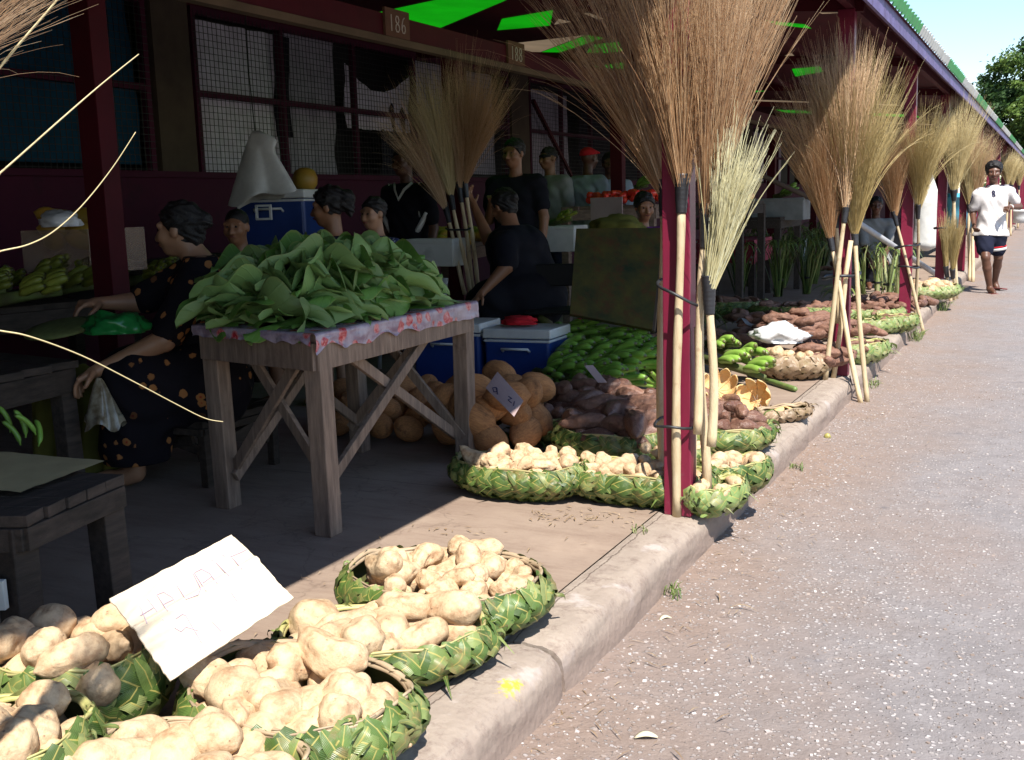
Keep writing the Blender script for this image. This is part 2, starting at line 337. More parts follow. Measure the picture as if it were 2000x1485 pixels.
# ---------------------------------------------------------------- smooth solids (surface nets on a distance grid)
def sdf_mesh(prims, vox, name, m, k=.03, cuts=(), bumpf=None):
    """prims: ('c', a, b, ra, rb[, k]) round cone, ('e', c, (rx,ry,rz), quat[, k]) ellipsoid; prefix '-' subtracts. cuts: (point, normal) keeps the side opposite the normal"""
    lo = np.full(3, 1e9); hi = -lo; pr = []
    for p in prims:
        if p[0][-1] == 'c':
            a, b = np.array(p[1][:]), np.array(p[2][:]); r = max(p[3], p[4]); mn = np.minimum(a, b) - r; mx = np.maximum(a, b) + r
        else:
            a = np.array(p[1][:]); r = max(p[2]); mn = a - r; mx = a + r
        pr.append((p, mn, mx))
        if p[0][0] != '-': lo = np.minimum(lo, mn); hi = np.maximum(hi, mx)
    lo -= 3*vox; hi += 3*vox; n = np.ceil((hi - lo)/vox).astype(int) + 1
    D = np.full(n, .2, np.float32); ax = [lo[i] + np.arange(n[i])*vox for i in range(3)]
    for p, mn, mx in pr:
        kk = k; pad = .05 + kk
        s = [slice(max(0, int((mn[i]-pad-lo[i])/vox)), min(n[i], int((mx[i]+pad-lo[i])/vox) + 2)) for i in range(3)]
        X = np.meshgrid(*[ax[i][s[i]] for i in range(3)], indexing='ij', sparse=False); Q = np.stack(X, -1)
        if p[0][-1] == 'c':
            a, b = np.array(p[1][:]), np.array(p[2][:]); ba = b - a; L = max(ba@ba, 1e-9)
            if len(p) > 5 and p[5] is not None: kk = p[5]
            h = np.clip(((Q - a)@ba)/L, 0, 1); d = np.linalg.norm(Q - a - h[..., None]*ba, axis=-1) - (p[3] + (p[4] - p[3])*h)
        else:
            if len(p) > 4 and p[4] is not None: kk = p[4]
            q = Q - np.array(p[1][:])
            if p[3] is not None: q = q@np.array(p[3].to_matrix())
            r = np.array(p[2]); k0 = np.linalg.norm(q/r, axis=-1); k1 = np.linalg.norm(q/(r*r), axis=-1) + 1e-9; d = k0*(k0 - 1)/k1
        A = D[tuple(s)]
        if p[0][0] == '-':
            h = np.clip(.5 - .5*(A + d)/kk, 0, 1); D[tuple(s)] = A*(1-h) - d*h + kk*h*(1-h)
        else:
            h = np.clip(.5 + .5*(A - d)/kk, 0, 1); D[tuple(s)] = A*(1-h) + d*h - kk*h*(1-h)
    if cuts or bumpf:
        Q = np.stack(np.meshgrid(*ax, indexing='ij'), -1)
        if bumpf is not None: D = D + bumpf(Q)
        for c, nn in cuts:
            nn = np.array(nn[:]); nn = nn/np.linalg.norm(nn); D = np.maximum(D, (Q - np.array(c[:]))@nn)
    S = D < 0
    c8 = [S[i:n[0]-1+i, j:n[1]-1+j, l:n[2]-1+l] for i in (0,1) for j in (0,1) for l in (0,1)]
    cnt = sum(c.astype(np.int8) for c in c8); act = (cnt > 0) & (cnt < 8)
    idx = -np.ones(act.shape, int); ii = np.argwhere(act); idx[act] = np.arange(len(ii))
    acc = np.zeros((len(ii), 3)); num = np.zeros(len(ii))
    cor = [(i,j,l) for i in (0,1) for j in (0,1) for l in (0,1)]
    for a in cor:
        for d in range(3):
            if a[d]: continue
            b = list(a); b[d] = 1
            va = D[ii[:,0]+a[0], ii[:,1]+a[1], ii[:,2]+a[2]]; vb = D[ii[:,0]+b[0], ii[:,1]+b[1], ii[:,2]+b[2]]
            x = (va < 0) != (vb < 0); t = np.where(x, va/np.where(x, va - vb, 1), 0)
            pos = np.tile(np.array(a, float), (len(ii), 1)); pos[:, d] += t
            acc[x] += pos[x]; num[x] += 1
    V = lo + (ii + acc/num[:, None])*vox
    fs = []
    for d in range(3):
        e = [slice(None)]*3; f = [slice(None)]*3; e[d] = slice(0, -1); f[d] = slice(1, None)
        A, B = S[tuple(e)], S[tuple(f)]
        u, v = (d+1) % 3, (d+2) % 3
        for flip, cond in ((False, A & ~B), (True, ~A & B)):
            q = np.argwhere(cond); q = q[(q[:, u] > 0) & (q[:, v] > 0)]
            if not len(q): continue
            def cell(du, dv):
                r = q.copy(); r[:, u] -= du; r[:, v] -= dv; return idx[r[:,0], r[:,1], r[:,2]]
            quad = np.stack([cell(1,1), cell(0,1), cell(0,0), cell(1,0)], 1)
            if flip: quad = quad[:, ::-1]
            fs.append(quad)
    Fc = np.concatenate(fs); Fc = Fc[(Fc >= 0).all(1)]
    me = bpy.data.meshes.new(name); me.from_pydata(V.tolist(), [], Fc.tolist()); me.update()
    if m: me.materials.append(m)
    me.polygons.foreach_set('use_smooth', [True]*len(me.polygons)); return me
def obj(name, me, parent=None):
    o = bpy.data.objects.new(name, me); COL.objects.link(o)
    if parent: o.parent = parent
    return o

# ---------------------------------------------------------------- ground
random.seed(3)
S0, SP = 3.83, 3.48                      # first post seen, post spacing
KX = -1.125                              # road face of the kerb
m = MB(); NX = 70
def road_z(u, v):
    x = -1.6 + 120*u*u; y = -6 + 300*v*v
    return Vector((x, y, -.15 + .012*noise.noise(Vector((x*.8, y*.5, 0))) + (.02*max(0, 1-(x+1.14)/.35) if x < -.8 else 0)))
m.grid(road_z, 140, 120); road = m.build('road', MT['road'], smooth=True); tag(road, kind='structure')
m = MB(); m.add([(-400, -60, -.19), (400, -60, -.19), (400, 1200, -.19), (-400, 1200, -.19)], [(0,1,2,3)])
tag(m.build('ground', generic('far_ground', (.2,.17,.13), (.12,.13,.07), .3, .9, .1, 0)), kind='structure')
m = MB()
def slab(x0, x1, y0, y1):
    m.grid(lambda u, v: Vector((x0 + (x1-x0)*u, y0 + (y1-y0)*v, .0 + .002*noise.noise(Vector((x0 + (x1-x0)*u, y0 + (y1-y0)*v, 3)))*2)), 12, 16)
ys = [-3, .3, 3.86, 7.3, 10.8, 14.3, 17.8, 24, 34, 50, 90]
for a, b in zip(ys[:-1], ys[1:]):
    slab(-1.3135 - 5.6, -1.3135, a + .0015, b - .0015)
floor = m.build('pavement', MT['floor'], smooth=True); tag(floor, kind='structure')
m = MB(); m.box((-4.2, 40, -.02), (5.8, 92, .02)); tag(m.build('pavement_joint_bed', MT['joint']), kind='structure')

# kerb: cast blocks with a rounded nose
def kerb_block(y0, y1, seed):
    prof = [(-1.312, -.02), (-1.312, .000), (-1.29, .004), (-1.24, .003), (-1.185, .000), (-1.150, -.010), (-1.131, -.030), (-1.124, -.06), (-1.122, -.10), (-1.118, -.15), (-1.11, -.20)]
    mb = MB(); n = max(6, int((y1-y0)/.05)); L = y1 - y0
    def fn(u, v):
        y = y0 + L*u; t = v*(len(prof)-1); i = min(int(t), len(prof)-2); f = t - i
        x = prof[i][0]*(1-f) + prof[i+1][0]*f; z = prof[i][1]*(1-f) + prof[i+1][1]*f
        e = min(u*L, (1-u)*L); rr = max(0, 1 - e/.03)
        q = Vector((x*6, y*5, z*6 + seed)); d = noise.noise(q)*.010 + noise.noise(q*3.1)*.006 + noise.noise(q*9)*.002
        k = 0 if v < .1 else 1
        return Vector((x + d*k*(1 if z < -.01 else .3) - rr*.010*k*(v > .4), y, z - abs(d)*k*.7 - rr*.008*k + noise.noise(Vector((y*.7, seed, 0)))*.004))
    mb.grid(fn, n, 44)
    # end caps
    for u, fl in ((0., 1), (1., 0)):
        pts = [fn(u, j/44) for j in range(45)]; pts.append(Vector((-1.312, pts[0].y, -.2)))
        mb.add(pts, [tuple(range(46))[::1 if fl else -1]])
    return mb
kj = [-2.5, -.9, .75, 2.50, 4.62, 5.78, 7.22, 9.0, 10.74, 12.5, 14.2, 16, 17.7, 19.5, 21.2, 24.7, 28.2, 35, 45, 60, 90]
for i, (a, b) in enumerate(zip(kj[:-1], kj[1:])):
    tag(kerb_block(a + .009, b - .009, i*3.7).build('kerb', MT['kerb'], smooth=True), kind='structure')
# loose chips and grit on the road: nobody could count it
m = MB(); random.seed(8)
cube = [Vector((x, y, z)) for x in (-1, 1) for y in (-1, 1) for z in (-1, 1)]
cf = [(0,1,3,2), (4,6,7,5), (0,4,5,1), (2,3,7,6), (0,2,6,4), (1,5,7,3)]
for k in range(16000):
    y = 1.0 + 9*random.random()**1.6; x = -1.11 + (abs(random.gauss(0, .5)) if random.random() < .4 else rnd(0, 3.6))
    r = rnd(.0012, .0036) if random.random() < .8 else rnd(.003, .006); R = Matrix.Rotation(rnd(0, 6.3), 3, 'Z') @ Matrix.Rotation(rnd(-.3,.3), 3, 'X')
    z = road_z(0, 0).z*0 - .15 + .012*noise.noise(Vector((x*.8, y*.5, 0))) + (.02*max(0, 1-(x+1.14)/.35) if x < -.8 else 0)
    c = Vector((x, y, z)); sx, sy = rnd(.6, 1.3), rnd(.6, 1.3)
    m.add([c + R @ Vector((p.x*r*sx*rnd(.7,1), p.y*r*sy*rnd(.7,1), p.z*r*.42)) for p in cube], cf, ar=random.random())
def gravel_mat():
    s = NT('loose_grit'); c = s.ramp(s.attr('ar'), [(0., (.20,.15,.12)), (.5, (.34,.28,.25)), (.85, (.48,.43,.41)), (1., (.62,.58,.55))]); return s.set(c, .8, .25)
tag(m.build('gravel', gravel_mat()), kind='stuff')
# palm-leaf litter, husk crumbs and weeds along the kerb: ground cover
m = MB()
for k in range(520):
    if k < 380: y = 1.2 + 8*random.random()**1.4; x = -1.1 + abs(random.gauss(0, .22)); z0 = -.135
    else: y = rnd(1.8, 7); x = rnd(-2.4, -1.35); z0 = .004
    a = rnd(0, 3.14); L = rnd(.006, .03); d = Vector((math.cos(a), math.sin(a), rnd(-.05,.1)))*L
    c = Vector((x, y, z0 + .003)); m.ribbon([c - d, c + Vector((0,0,.004)), c + d], [.001, rnd(.002,.005), .001], (0,0,1), .3, ar=random.random())
for k in range(150):
    cx, cy = random.choice([(-1.50, 3.66), (-1.62, 3.60), (-1.9, 3.3), (-1.45, 2.9), (-1.6, 6.9)]); x, y = cx + random.gauss(0, .09), cy + random.gauss(0, .06); a = rnd(0, 6.3); L = rnd(.004, .022); d = Vector((math.cos(a), math.sin(a), 0))*L; c = Vector((x, y, .006))
    m.ribbon([c - d, c + Vector((0,0,rnd(.001,.006))), c + d], [.001, rnd(.003,.009), .001], (0,0,1), .3, ar=random.random())
tag(m.build('leaf_litter', MT['palm_dry']), kind='stuff')
m = MB()
for cx, cy, cz, nb, L in ((-1.10, 3.32, -.14, 22, .05), (-1.30, 3.55, .0, 14, .025), (-1.08, 10.3, -.15, 60, .13), (-1.08, 13.0, -.15, 60, .16), (-1.08, 7.7, -.15, 40, .07), (-1.08, 5.2, -.15, 20, .05), (-1.08, 15.4, -.15, 60, .12)):
    for k in range(nb):
        p = Vector((cx + rnd(-.03,.05), cy + rnd(-.12,.12)*(1 if L > .05 else .3), cz)); a = rnd(0, 6.3); q = Vector((math.cos(a), math.sin(a), 0))*L*rnd(.3,.9)
        m.ribbon([p, p + q*.5 + Vector((0,0,L*.7)), p + q + Vector((0,0,L*rnd(.4,1)))], [.004, .005, .001], (q.y, -q.x, .2), .2, ar=random.random()*.8)
tag(m.build('kerb_grass', MT['palm']), kind='stuff')
# single dry leaves and bits lying on the road
def litter(name, px, L, wd, ang, mat, label, z=-.142):
    c = AZ(*px, z); a = ang; d = Vector((math.cos(a), math.sin(a), 0)); mb = MB()
    pts = [d*L*(t-.5) + Vector((-d.y, d.x, 0))*.12*L*math.sin(t*3.1) + Vector((0,0,.004 + .012*math.sin(t*3.14))) for t in [i/8 for i in range(9)]]
    mb.ribbon(pts, [wd*max(.1, math.sin(math.pi*(i+.4)/9.2)) for i in range(9)], (0,0,1), .35, ar=.7)
    o = mb.build(name, MT[mat], smooth=True, loc=c); so_ = o.modifiers.new('s', 'SOLIDIFY'); so_.thickness = .0012
    tag(o, label, 'leaf')
MT['pale_husk'] = generic('pale_husk', (.62,.58,.42), (.48,.42,.28), 6, .6, .3, .3, 30, .003, .1)
litter('fallen_leaf', (1300, 1212), .05, .022, .9, 'pale_husk', 'pale curled leaf lying alone on the road beside the near kerb')
litter('fallen_leaf', (1262, 1443), .06, .03, .5, 'pale_husk', 'flat pale scrap of leaf on the road at the bottom of the photo')
litter('fallen_leaf', (1400, 1170), .07, .006, -1.1, 'palm_dry', 'bent dry palm midrib, left half of the pair on the road')
litter('fallen_leaf', (1450, 1192), .09, .005, .1, 'palm_dry', 'straight dry palm midrib on the road, right half of the pair')
mb = MB(); mb.lathe([(0.001,-.02),(.014,-.014),(.02,0),(.014,.014),(.001,.02)], 12, sx=1, sy=.8)
tag(mb.build('green_fruit', MT['palm_pale'], smooth=True, loc=AZ(1616, 853, -.13)), 'small green fruit lying on the road between the first two broom posts', 'fruit')

# ---------------------------------------------------------------- market building
B = empty('market_building', (-4.1, 0, 0), 0, 'long maroon open sided market building with green and white edged tin roof and numbered stalls', 'market building')
BO = Vector((4.1, 0, 0))
class PB(MB):   # building part: world coordinates stored relative to the building origin
    def build(s, name, m, parent=None, smooth=False, bevel=0.0, loc=None):
        if parent is None or parent is B:
            s.v = [(p[0] + 4.1, p[1], p[2]) for p in s.v]; parent = B
        else: s.v = [(p[0] + 4.1, p[1], p[2]) for p in s.v]
        return MB.build(s, name, m, parent, smooth, bevel)
posts_y = [S0 + SP*k for k in range(-1, 23)]
RS = .10                                    # roof rise per metre inwards
def rz(x): return 2.40 + RS*(-1.05 - x)
for k, y in enumerate(posts_y):
    m = PB(); m.box((-1.225, y, 1.17), (.105, .075, 2.34)); m.build('post', MT['maroon'], bevel=.004)
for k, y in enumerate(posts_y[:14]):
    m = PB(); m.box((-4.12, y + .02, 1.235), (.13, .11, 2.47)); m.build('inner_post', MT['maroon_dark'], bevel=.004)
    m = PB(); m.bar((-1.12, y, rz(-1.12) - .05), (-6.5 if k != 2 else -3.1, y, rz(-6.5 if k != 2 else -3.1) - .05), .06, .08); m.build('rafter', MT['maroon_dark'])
m = PB(); m.box((-4.1 + .08, 24, 2.380), (.05, 62, .145)); m.build('number_beam', generic('red_beam', (.085,.004,.010), (.06,.004,.008), 3, .6, .25, .2, 20, .004, 0))
m = PB(); m.box((-4.1 + .085, 24, 2.285), (.07, 62, .045)); m.build('beam_trim', generic('beige_trim', (.17,.12,.075), (.11,.08,.05), 3, .8, .2, .2, 20, .004, 0))
for i, X in enumerate((-2.05, -3.05)):
    m = PB(); m.box((X, 24, rz(X) - .035), (.05, 62, .05)); m.build('purlin', MT['maroon_dark'])
m = PB(); m.box((-1.20, 40, 2.385), (.05, 96, .09)); m.build('eave_beam', MT['maroon_dark'])
m = PB()
m.box((-1.03, 39, 2.345), (.02, 96, .11)); m.build('fascia', MT['fascia'])
# roof sheets: (y0, y1, underside/outside colour)
edge = [(-8, 5.2, 'w'), (5.2, 6.1, 'w'), (6.1, 7.45, 'w'), (7.45, 9.25, 'g'), (9.25, 11.7, 'w'), (11.7, 13.6, 'g'), (13.6, 16, 'w'), (16, 18.3, 'g'), (18.3, 21.5, 'w'), (21.5, 24, 'g'), (24, 28, 'w'), (28, 32, 'g'), (32, 38, 'w'), (38, 44, 'g'), (44, 56, 'w'), (56, 64, 'g'), (64, 88, 'w')]
for a, b, c in edge:
    m = PB(); n = max(4, int((b-a)/.038))
    def scal(u, v):
        y = a + (b-a)*u; s = math.sin(y*2*math.pi/.152)
        return Vector((-1.0 + .012*s + .03*v, y, (2.405 + .006*s + .012*noise.noise(Vector((y*3, 0, 0)))) + .065*v))
    m.grid(lambda u, v: scal(u, v), n, 1)
    o = m.build('roof_edge', MT['green_metal'] if c == 'g' else MT['white_sheet'])
    sm = o.modifiers.new('s', 'SOLIDIFY'); sm.thickness = .006
sheets = []
y = -6.0; pat = [('d', 1.15), ('c', .55), ('d', .62), ('g', .95), ('d', .21)]
seq = [('d', -6, 4.3), ('g', 4.3, 4.32)]
def sheet(kind, y0, y1, x0=-1.0, x1=-6.6):
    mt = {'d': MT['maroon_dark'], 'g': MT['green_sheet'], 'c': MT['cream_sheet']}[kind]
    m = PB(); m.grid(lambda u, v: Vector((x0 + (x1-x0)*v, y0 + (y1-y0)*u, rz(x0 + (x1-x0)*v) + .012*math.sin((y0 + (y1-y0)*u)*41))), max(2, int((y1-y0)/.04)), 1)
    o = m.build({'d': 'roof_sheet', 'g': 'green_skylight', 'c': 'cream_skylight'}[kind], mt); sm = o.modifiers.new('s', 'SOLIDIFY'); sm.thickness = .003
from mathutils.geometry import delaunay_2d_cdt
SKY = [('g', [(-5.6, 8.22), (-5.5, 9.35), (-5.18, 8.98), (-3.69, 7.38), (-3.3, 6.95), (-3.6, 6.85), (-4.14, 7.24), (-5.25, 7.99)]), ('g', [(-4.6, 9.05), (-3.92, 8.72), (-3.49, 7.82), (-4.17, 8.30)]), ('c', [(-3.86, 8.66), (-3.62, 8.48), (-3.66, 8.30)]),
 ('c', [(-3.31, 7.88), (-3.33, 8.33), (-3.16, 8.27), (-2.6, 6.95), (-2.85, 6.95)]), ('c', [(-4.95, 10.07), (-5.19, 10.54), (-5.19, 11.1), (-3.87, 9.36)]), ('g', [(-5.21, 11.14), (-5.05, 11.2), (-3.75, 9.55), (-3.85, 9.36)]),
 ('g', [(-4.59, 11.1), (-3.99, 10.64), (-3.72, 9.85), (-4.1, 10.1)]), ('g', [(-5.04, 12.39), (-4.71, 12.63), (-4.39, 11.81)]), ('g', [(-2.0, 8.38), (-1.98, 8.62), (-1.75, 8.85), (-1.75, 8.6)]), ('c', [(-1.55, 7.9), (-1.52, 8.05), (-1.38, 8.0), (-1.4, 7.85)]),
 ('g', [(-2.78, 13.15), (-2.32, 12.43), (-2.26, 11.86), (-2.62, 12.2)]), ('g', [(-3.95, 15.9), (-3.49, 15.3), (-3.42, 14.9), (-3.8, 15.3)]), ('c', [(-2.62, 11.31), (-2.28, 10.6), (-2.34, 11.15)])] + [('g' if k % 2 else 'c', [(-4.6, 17.5 + 2.6*k), (-4.6, 18.3 + 2.6*k), (-2.2, 18.3 + 2.6*k), (-2.2, 17.5 + 2.6*k)]) for k in range(5)]
vv = [(-1.0, -6), (-1.0, 88), (-8.2, 88), (-8.2, -6)]; ff = [[0, 1, 2, 3]]
def ccw(p): return p if sum(p[i-1][0]*p[i][1] - p[i][0]*p[i-1][1] for i in range(len(p))) > 0 else p[::-1]
for k_, pg in SKY:
    pg = ccw(pg); ff.append(list(range(len(vv), len(vv) + len(pg)))); vv += pg
ov, oe, of, _a, _b, fo = delaunay_2d_cdt([Vector(v) for v in vv], [], ff, 1, 1e-5)
bins = {}
for f, o in zip(of, fo):
    ids = [i for i in o if i > 0]; bins.setdefault(ids[0] if ids else 0, []).append(f)
for i, fl in sorted(bins.items()):
    m = PB(); used = sorted({v for f in fl for v in f}); mp = {v: k for k, v in enumerate(used)}
    m.add([(ov[v].x, ov[v].y, rz(ov[v].x)) for v in used], [tuple(mp[v] for v in f) for f in fl])
    kd = SKY[i-1][0] if i else 'd'
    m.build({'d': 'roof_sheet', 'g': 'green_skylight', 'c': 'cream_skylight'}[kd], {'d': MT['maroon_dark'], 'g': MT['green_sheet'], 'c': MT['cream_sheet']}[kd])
# number plates and their painted numbers
DIG = {'1': [[(.5,0),(.5,1)]], '8': [[(.5,.52),(.2,.6),(.1,.78),(.3,.97),(.6,.97),(.82,.78),(.72,.6),(.5,.52),(.15,.4),(.05,.2),(.25,.02),(.65,.02),(.9,.2),(.8,.4),(.5,.52)]],
       '6': [[(.75,.98),(.4,.85),(.15,.5),(.1,.22),(.3,.02),(.65,.02),(.85,.2),(.8,.42),(.55,.52),(.25,.42),(.12,.25)]],
       '4': [[(.75,0),(.75,1),(.1,.35),(.95,.35)]], '7': [[(.1,1),(.9,1),(.4,0)]]}
def number(txt, y, parent):
    m = PB()
    for i, ch in enumerate(txt):
        for st in DIG[ch]:
            m.tube([Vector((-3.975, y - .105 + i*.075 + p[0]*.055, 2.345 + p[1]*.105)) for p in st], .0048, 5)
    m.build('painted_number', MT['white'], parent)
pl = generic('number_plate', (.17,.085,.05), (.13,.07,.045), 8, .8, .2, .1, 20, .002, 0)
for txt, y in (('184', 4.60), ('186', 6.36), ('188', 8.16)):
    m = PB(); m.box((-3.985, y, 2.40), (.02, .30, .18)); o = m.build('number_plate', pl); number(txt, y, o)
# back wall
WX = -6.62
m = PB(); m.box((WX - .07, 40, .76), (.14, 100, 1.52)); m.build('lower_wall', MT['maroon_wall'])
m = PB(); m.box((WX - .07, 40, 3.12), (.13, 100, .42)); m.build('upper_wall', MT['maroon_dark'])
m = PB(); m.box((WX + .02, 40, 1.52), (.08, 100, .05)); m.build('sill', MT['maroon_wall'])
pil = [(.6, 1.1), (6.80, 7.22), (13.3, 13.85), (19.6, 20.1), (25.8, 26.4), (32, 32.6)]
for a, b in pil:
    m = PB(); m.box((WX - .05, (a+b)/2, 2.23), (.18, b-a, 1.42)); m.build('column', MT['column'])
def cloth_panel(y0, y1, z0, z1, col, seed, sag=.0, X=WX - .10):
    m = PB()
    def fn(u, v):
        q = noise.noise(Vector((u*5, v*1.5, seed)))*.05 + .015*math.sin(u*28 + seed + v*2)
        zt = z1 - sag*(1-abs(2*u-1)**2); return Vector((X + q, y0 + (y1-y0)*u + .05*noise.noise(Vector((v*3, seed, u))), z0 + (zt-z0)*v))
    m.grid(fn, 40, 14); return m, col
m_grey = fabric('curtain_grey', (.42,.38,.46)); m_blue = fabric('tarp_blue', (.015,.07,.13)); m_dk = fabric('curtain_dark', (.02,.018,.03)); m_wht = fabric('curtain_white', (.78,.72,.84))
mesh_m = NT('dark_wire').set((.015,.012,.015), .5, .4)
wins = [(1.15, 6.75, 3, [(1.2, 6.7, 1.6, 2.95, m_blue)]),
        (7.27, 13.25, 5, [(7.3, 8.5, 1.55, 2.85, m_wht), (8.45, 8.75, 1.9, 2.85, m_dk), (8.7, 9.5, 1.55, 2.9, m_grey), (9.75, 11.0, 2.05, 2.72, m_wht), (10.4, 11.3, 1.55, 2.4, m_dk), (11.2, 13.2, 1.6, 2.9, m_grey)]),
        (13.9, 19.55, 5, [(14, 15.5, 1.6, 2.8, m_grey), (16, 19, 1.6, 2.7, m_dk)]),
        (20.15, 25.75, 4, [(20.3, 22.5, 1.6, 2.8, m_grey)]), (26.45, 31.95, 4, [(27, 30, 1.6, 2.8, m_grey)])]
for wi, (y0, y1, nm, cl) in enumerate(wins):
    m = PB(); fw = .05
    for y in [y0 + fw/2, y1 - fw/2] + [y0 + (y1-y0)*i/nm for i in range(1, nm)]: m.box((WX, y, 2.22), (.06, fw, 1.40))
    m.box((WX + .003, (y0+y1)/2, 2.21), (.055, y1-y0-.1, .05)); m.box((WX, (y0+y1)/2, 2.90), (.062, y1-y0, .06))
    win = m.build('window', MT['maroon_wall'])
    if wi < 3:
        g = PB(); st = .055
        for i in range(int((y1-y0)/st)): g.box((WX + .034, y0 + (i+.5)*st, 2.22), (.004, .0045, 1.36))
        for i in range(int(1.36/st)): g.box((WX + .038, (y0+y1)/2, 1.56 + i*st), (.004, y1-y0, .0045))
        g.build('wire_mesh', mesh_m, win)
    for k, c in enumerate(cl):
        mm, col = cloth_panel(c[0], c[1], c[2], c[3], c[4], wi*7 + k, sag=.25 if c[4] is m_wht and k == 3 else 0, X=WX - .09 - .02*k)
        mm.build('curtain', col, win)
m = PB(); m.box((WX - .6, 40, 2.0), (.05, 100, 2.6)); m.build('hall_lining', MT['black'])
m = PB(); m.box((-3.9, -4.5, 1.3), (5.6, .1, 2.7)); m.build('end_wall', MT['maroon_wall'])
m = PB(); m.bar((WX + .03, 14.0, 2.62), (WX + .03, 15.3, 1.6), .05, .05); m.build('brace', MT['maroon_dark'])
# raised roof behind
m = PB(); m.box((-6.5, 34.4, 6.24), (4.2, 14.6, .06)); m.build('upper_roof', MT['white_sheet'])
m = PB(); m.box((-4.46, 34.4, 6.10), (.06, 14.4, .2)); m.build('upper_fascia', MT['maroon_dark'])
m = PB(); m.box((-6.6, 34.2, 4.6), (3.6, 13.8, 2.8)); m.build('upper_wall', MT['maroon_wall'])
# ---------------------------------------------------------------- woven coconut-leaf baskets
random.seed(11)
def basket(loc, rx, ry, h, rz=0.0, label='', pal='palm', seed=0, wd=.050, rimcol='rim', bulge=1.12, tufts=16, e=2.3, group='woven coconut leaf baskets of produce', hang=0, ragged=.06, cat='basket'):
    random.seed(100 + seed)
    T = empty('woven_basket', loc, rz, label, cat, group)
    per = math.pi*(3*(rx+ry) - math.sqrt((3*rx+ry)*(rx+3*ry))); N = max(10, int(per/wd*.82))
    ph1, ph2 = rnd(0, 6), rnd(0, 6)
    def S(t, v):
        c, s_ = math.cos(t), math.sin(t)
        px = math.copysign(abs(c)**(2/e), c)*rx; py = math.copysign(abs(s_)**(2/e), s_)*ry
        r = .62 + (bulge - .62)*math.sin(min(1, v/.62)*math.pi/2)**.8 if v < .62 else bulge - (bulge - 1)*((v-.62)/.38)**1.6
        r *= 1 + .02*math.sin(3*t + ph1) + .012*math.sin(7*t + ph2)
        end = abs(c)**8*.10*h
        return Vector((px*r, py*r, .004 + h*v + end*v + .02*h*math.sin(2*t + ph2)*v))
    def Nn(t, v):
        a = S(t + .02, v) - S(t - .02, v); b = S(t, v + .02) - S(t, max(0, v - .02)); n = a.cross(b); return n.normalized() if n.length > 1e-9 else Vector((0,0,1))
    A = .9*h/ max(rx, ry)*2.2*.55 + .35
    D = 2*math.pi/N; mb = MB(); m2 = MB()
    for fam in (1, -1):
        for i in range(N):
            t0 = i*D + rnd(-.1,.1)*D + (D/2 if fam < 0 else 0); tone = min(1, max(0, random.gauss(.45, .32))); n = 15; wf = rnd(.72, .98)
            vm = 1 + rnd(-.02, .06)
            pts, nr, wv = [], [], []
            for j in range(n + 1):
                v = vm*j/n; t = t0 + fam*A*v; k = v*2*A/D
                N_ = Nn(t, min(v, .98)); off = .0075*math.cos(math.pi*k)*fam + .006
                pts.append(S(t, v) + N_*off + Vector((0, 0, rnd(-.0015,.0015)))); nr.append(N_); wv.append(wd*wf*rnd(.92, 1.06)*(1 if v < .95 else 1 - (v-.95)*4))
            mb.ribbon(pts, wv, nr, .22, ar=tone)
            if random.random() < ragged:
                p = pts[random.randint(5, n-2)]; q = Nn(t, .5)
                mb.ribbon([p, p + q*.02 + Vector((0,0,.012)), p + q*.045 + Vector((rnd(-.02,.02), rnd(-.02,.02), rnd(-.02,.015)))], [.014, .012, .002], (0,0,1), .3, ar=tone)
    # folded leaflet roots under the rim
    for i in range(int(N*1.25)):
        t = i*2*math.pi/int(N*1.25) + rnd(-.04,.04); fam = 1 if i % 2 else -1
        pts = [S(t + fam*.06*k, 1.02 - .13*k - .02*k*k) + Nn(t, .9)*(.010 + .004*math.sin(k*2)) for k in range(4)]
        mb.ribbon(pts, [.012, wd*.75, wd*.8, .006], [Nn(t, .9)]*4, .2, ar=min(1, max(0, random.gauss(.5, .2))))
    mb.build('weave', MT[pal], T, smooth=True)
    ml = MB(); ml.grid(lambda u, v: S(u*2*math.pi, v*.97)*1.0 - Nn(u*2*math.pi, v*.95)*.006, 48, 10)
    o = ml.build('shade_liner', MT['basket_inside_shade'], T, smooth=True)  # dark sheet added inside the weave; shade of the gaps put into its colour
    mbot = MB(); ring = [S(k*2*math.pi/32, .02) for k in range(32)]; mbot.add(ring, [tuple(range(32))]); mbot.build('bottom', MT['basket_inside_shade'], T)
    mr = MB()
    for layer in range(2):
        pts = [S(k*2*math.pi/64 + layer*.3, 1.0) + Vector((0, 0, .006*layer + .004*math.sin(k*.7 + layer))) + Nn(k*2*math.pi/64, .9)*(.003*layer - .004) for k in range(65 - 4*layer)]
        mr.tube(pts, [.0085*(1 - .25*layer) + .002*math.sin(k*.31) for k in range(len(pts))], 7, flat=.55)
    mr.build('rim', MT[rimcol], T, smooth=True)
    mt = MB()
    for i in range(tufts):
        sgn = 1 if i % 2 else -1; t = (0 if sgn > 0 else math.pi) + random.gauss(0, .16); p = S(t, rnd(.55, 1.0)) ; o_ = Nn(t, .6)
        pts = [p]; d = o_*rnd(.3,1) + Vector((0, rnd(-1,1)*.8, rnd(-.3,.9)))
        for k in range(5): d = d + Vector((rnd(-.5,.5)*.6 - sgn*.15*k, rnd(-.7,.7), -.28*k*rnd(.4,1.2))); pts.append(pts[-1] + d.normalized()*rnd(.008,.017))
        pts = [Vector((q.x, q.y, max(q.z, .005))) for q in pts]
        mt.ribbon(pts, [.012, .012, .010, .008, .006, .001], o_, .4, ar=rnd(.2,1))
    if tufts: mt.build('leaf_tuft', MT[pal], T, smooth=True)
    return T

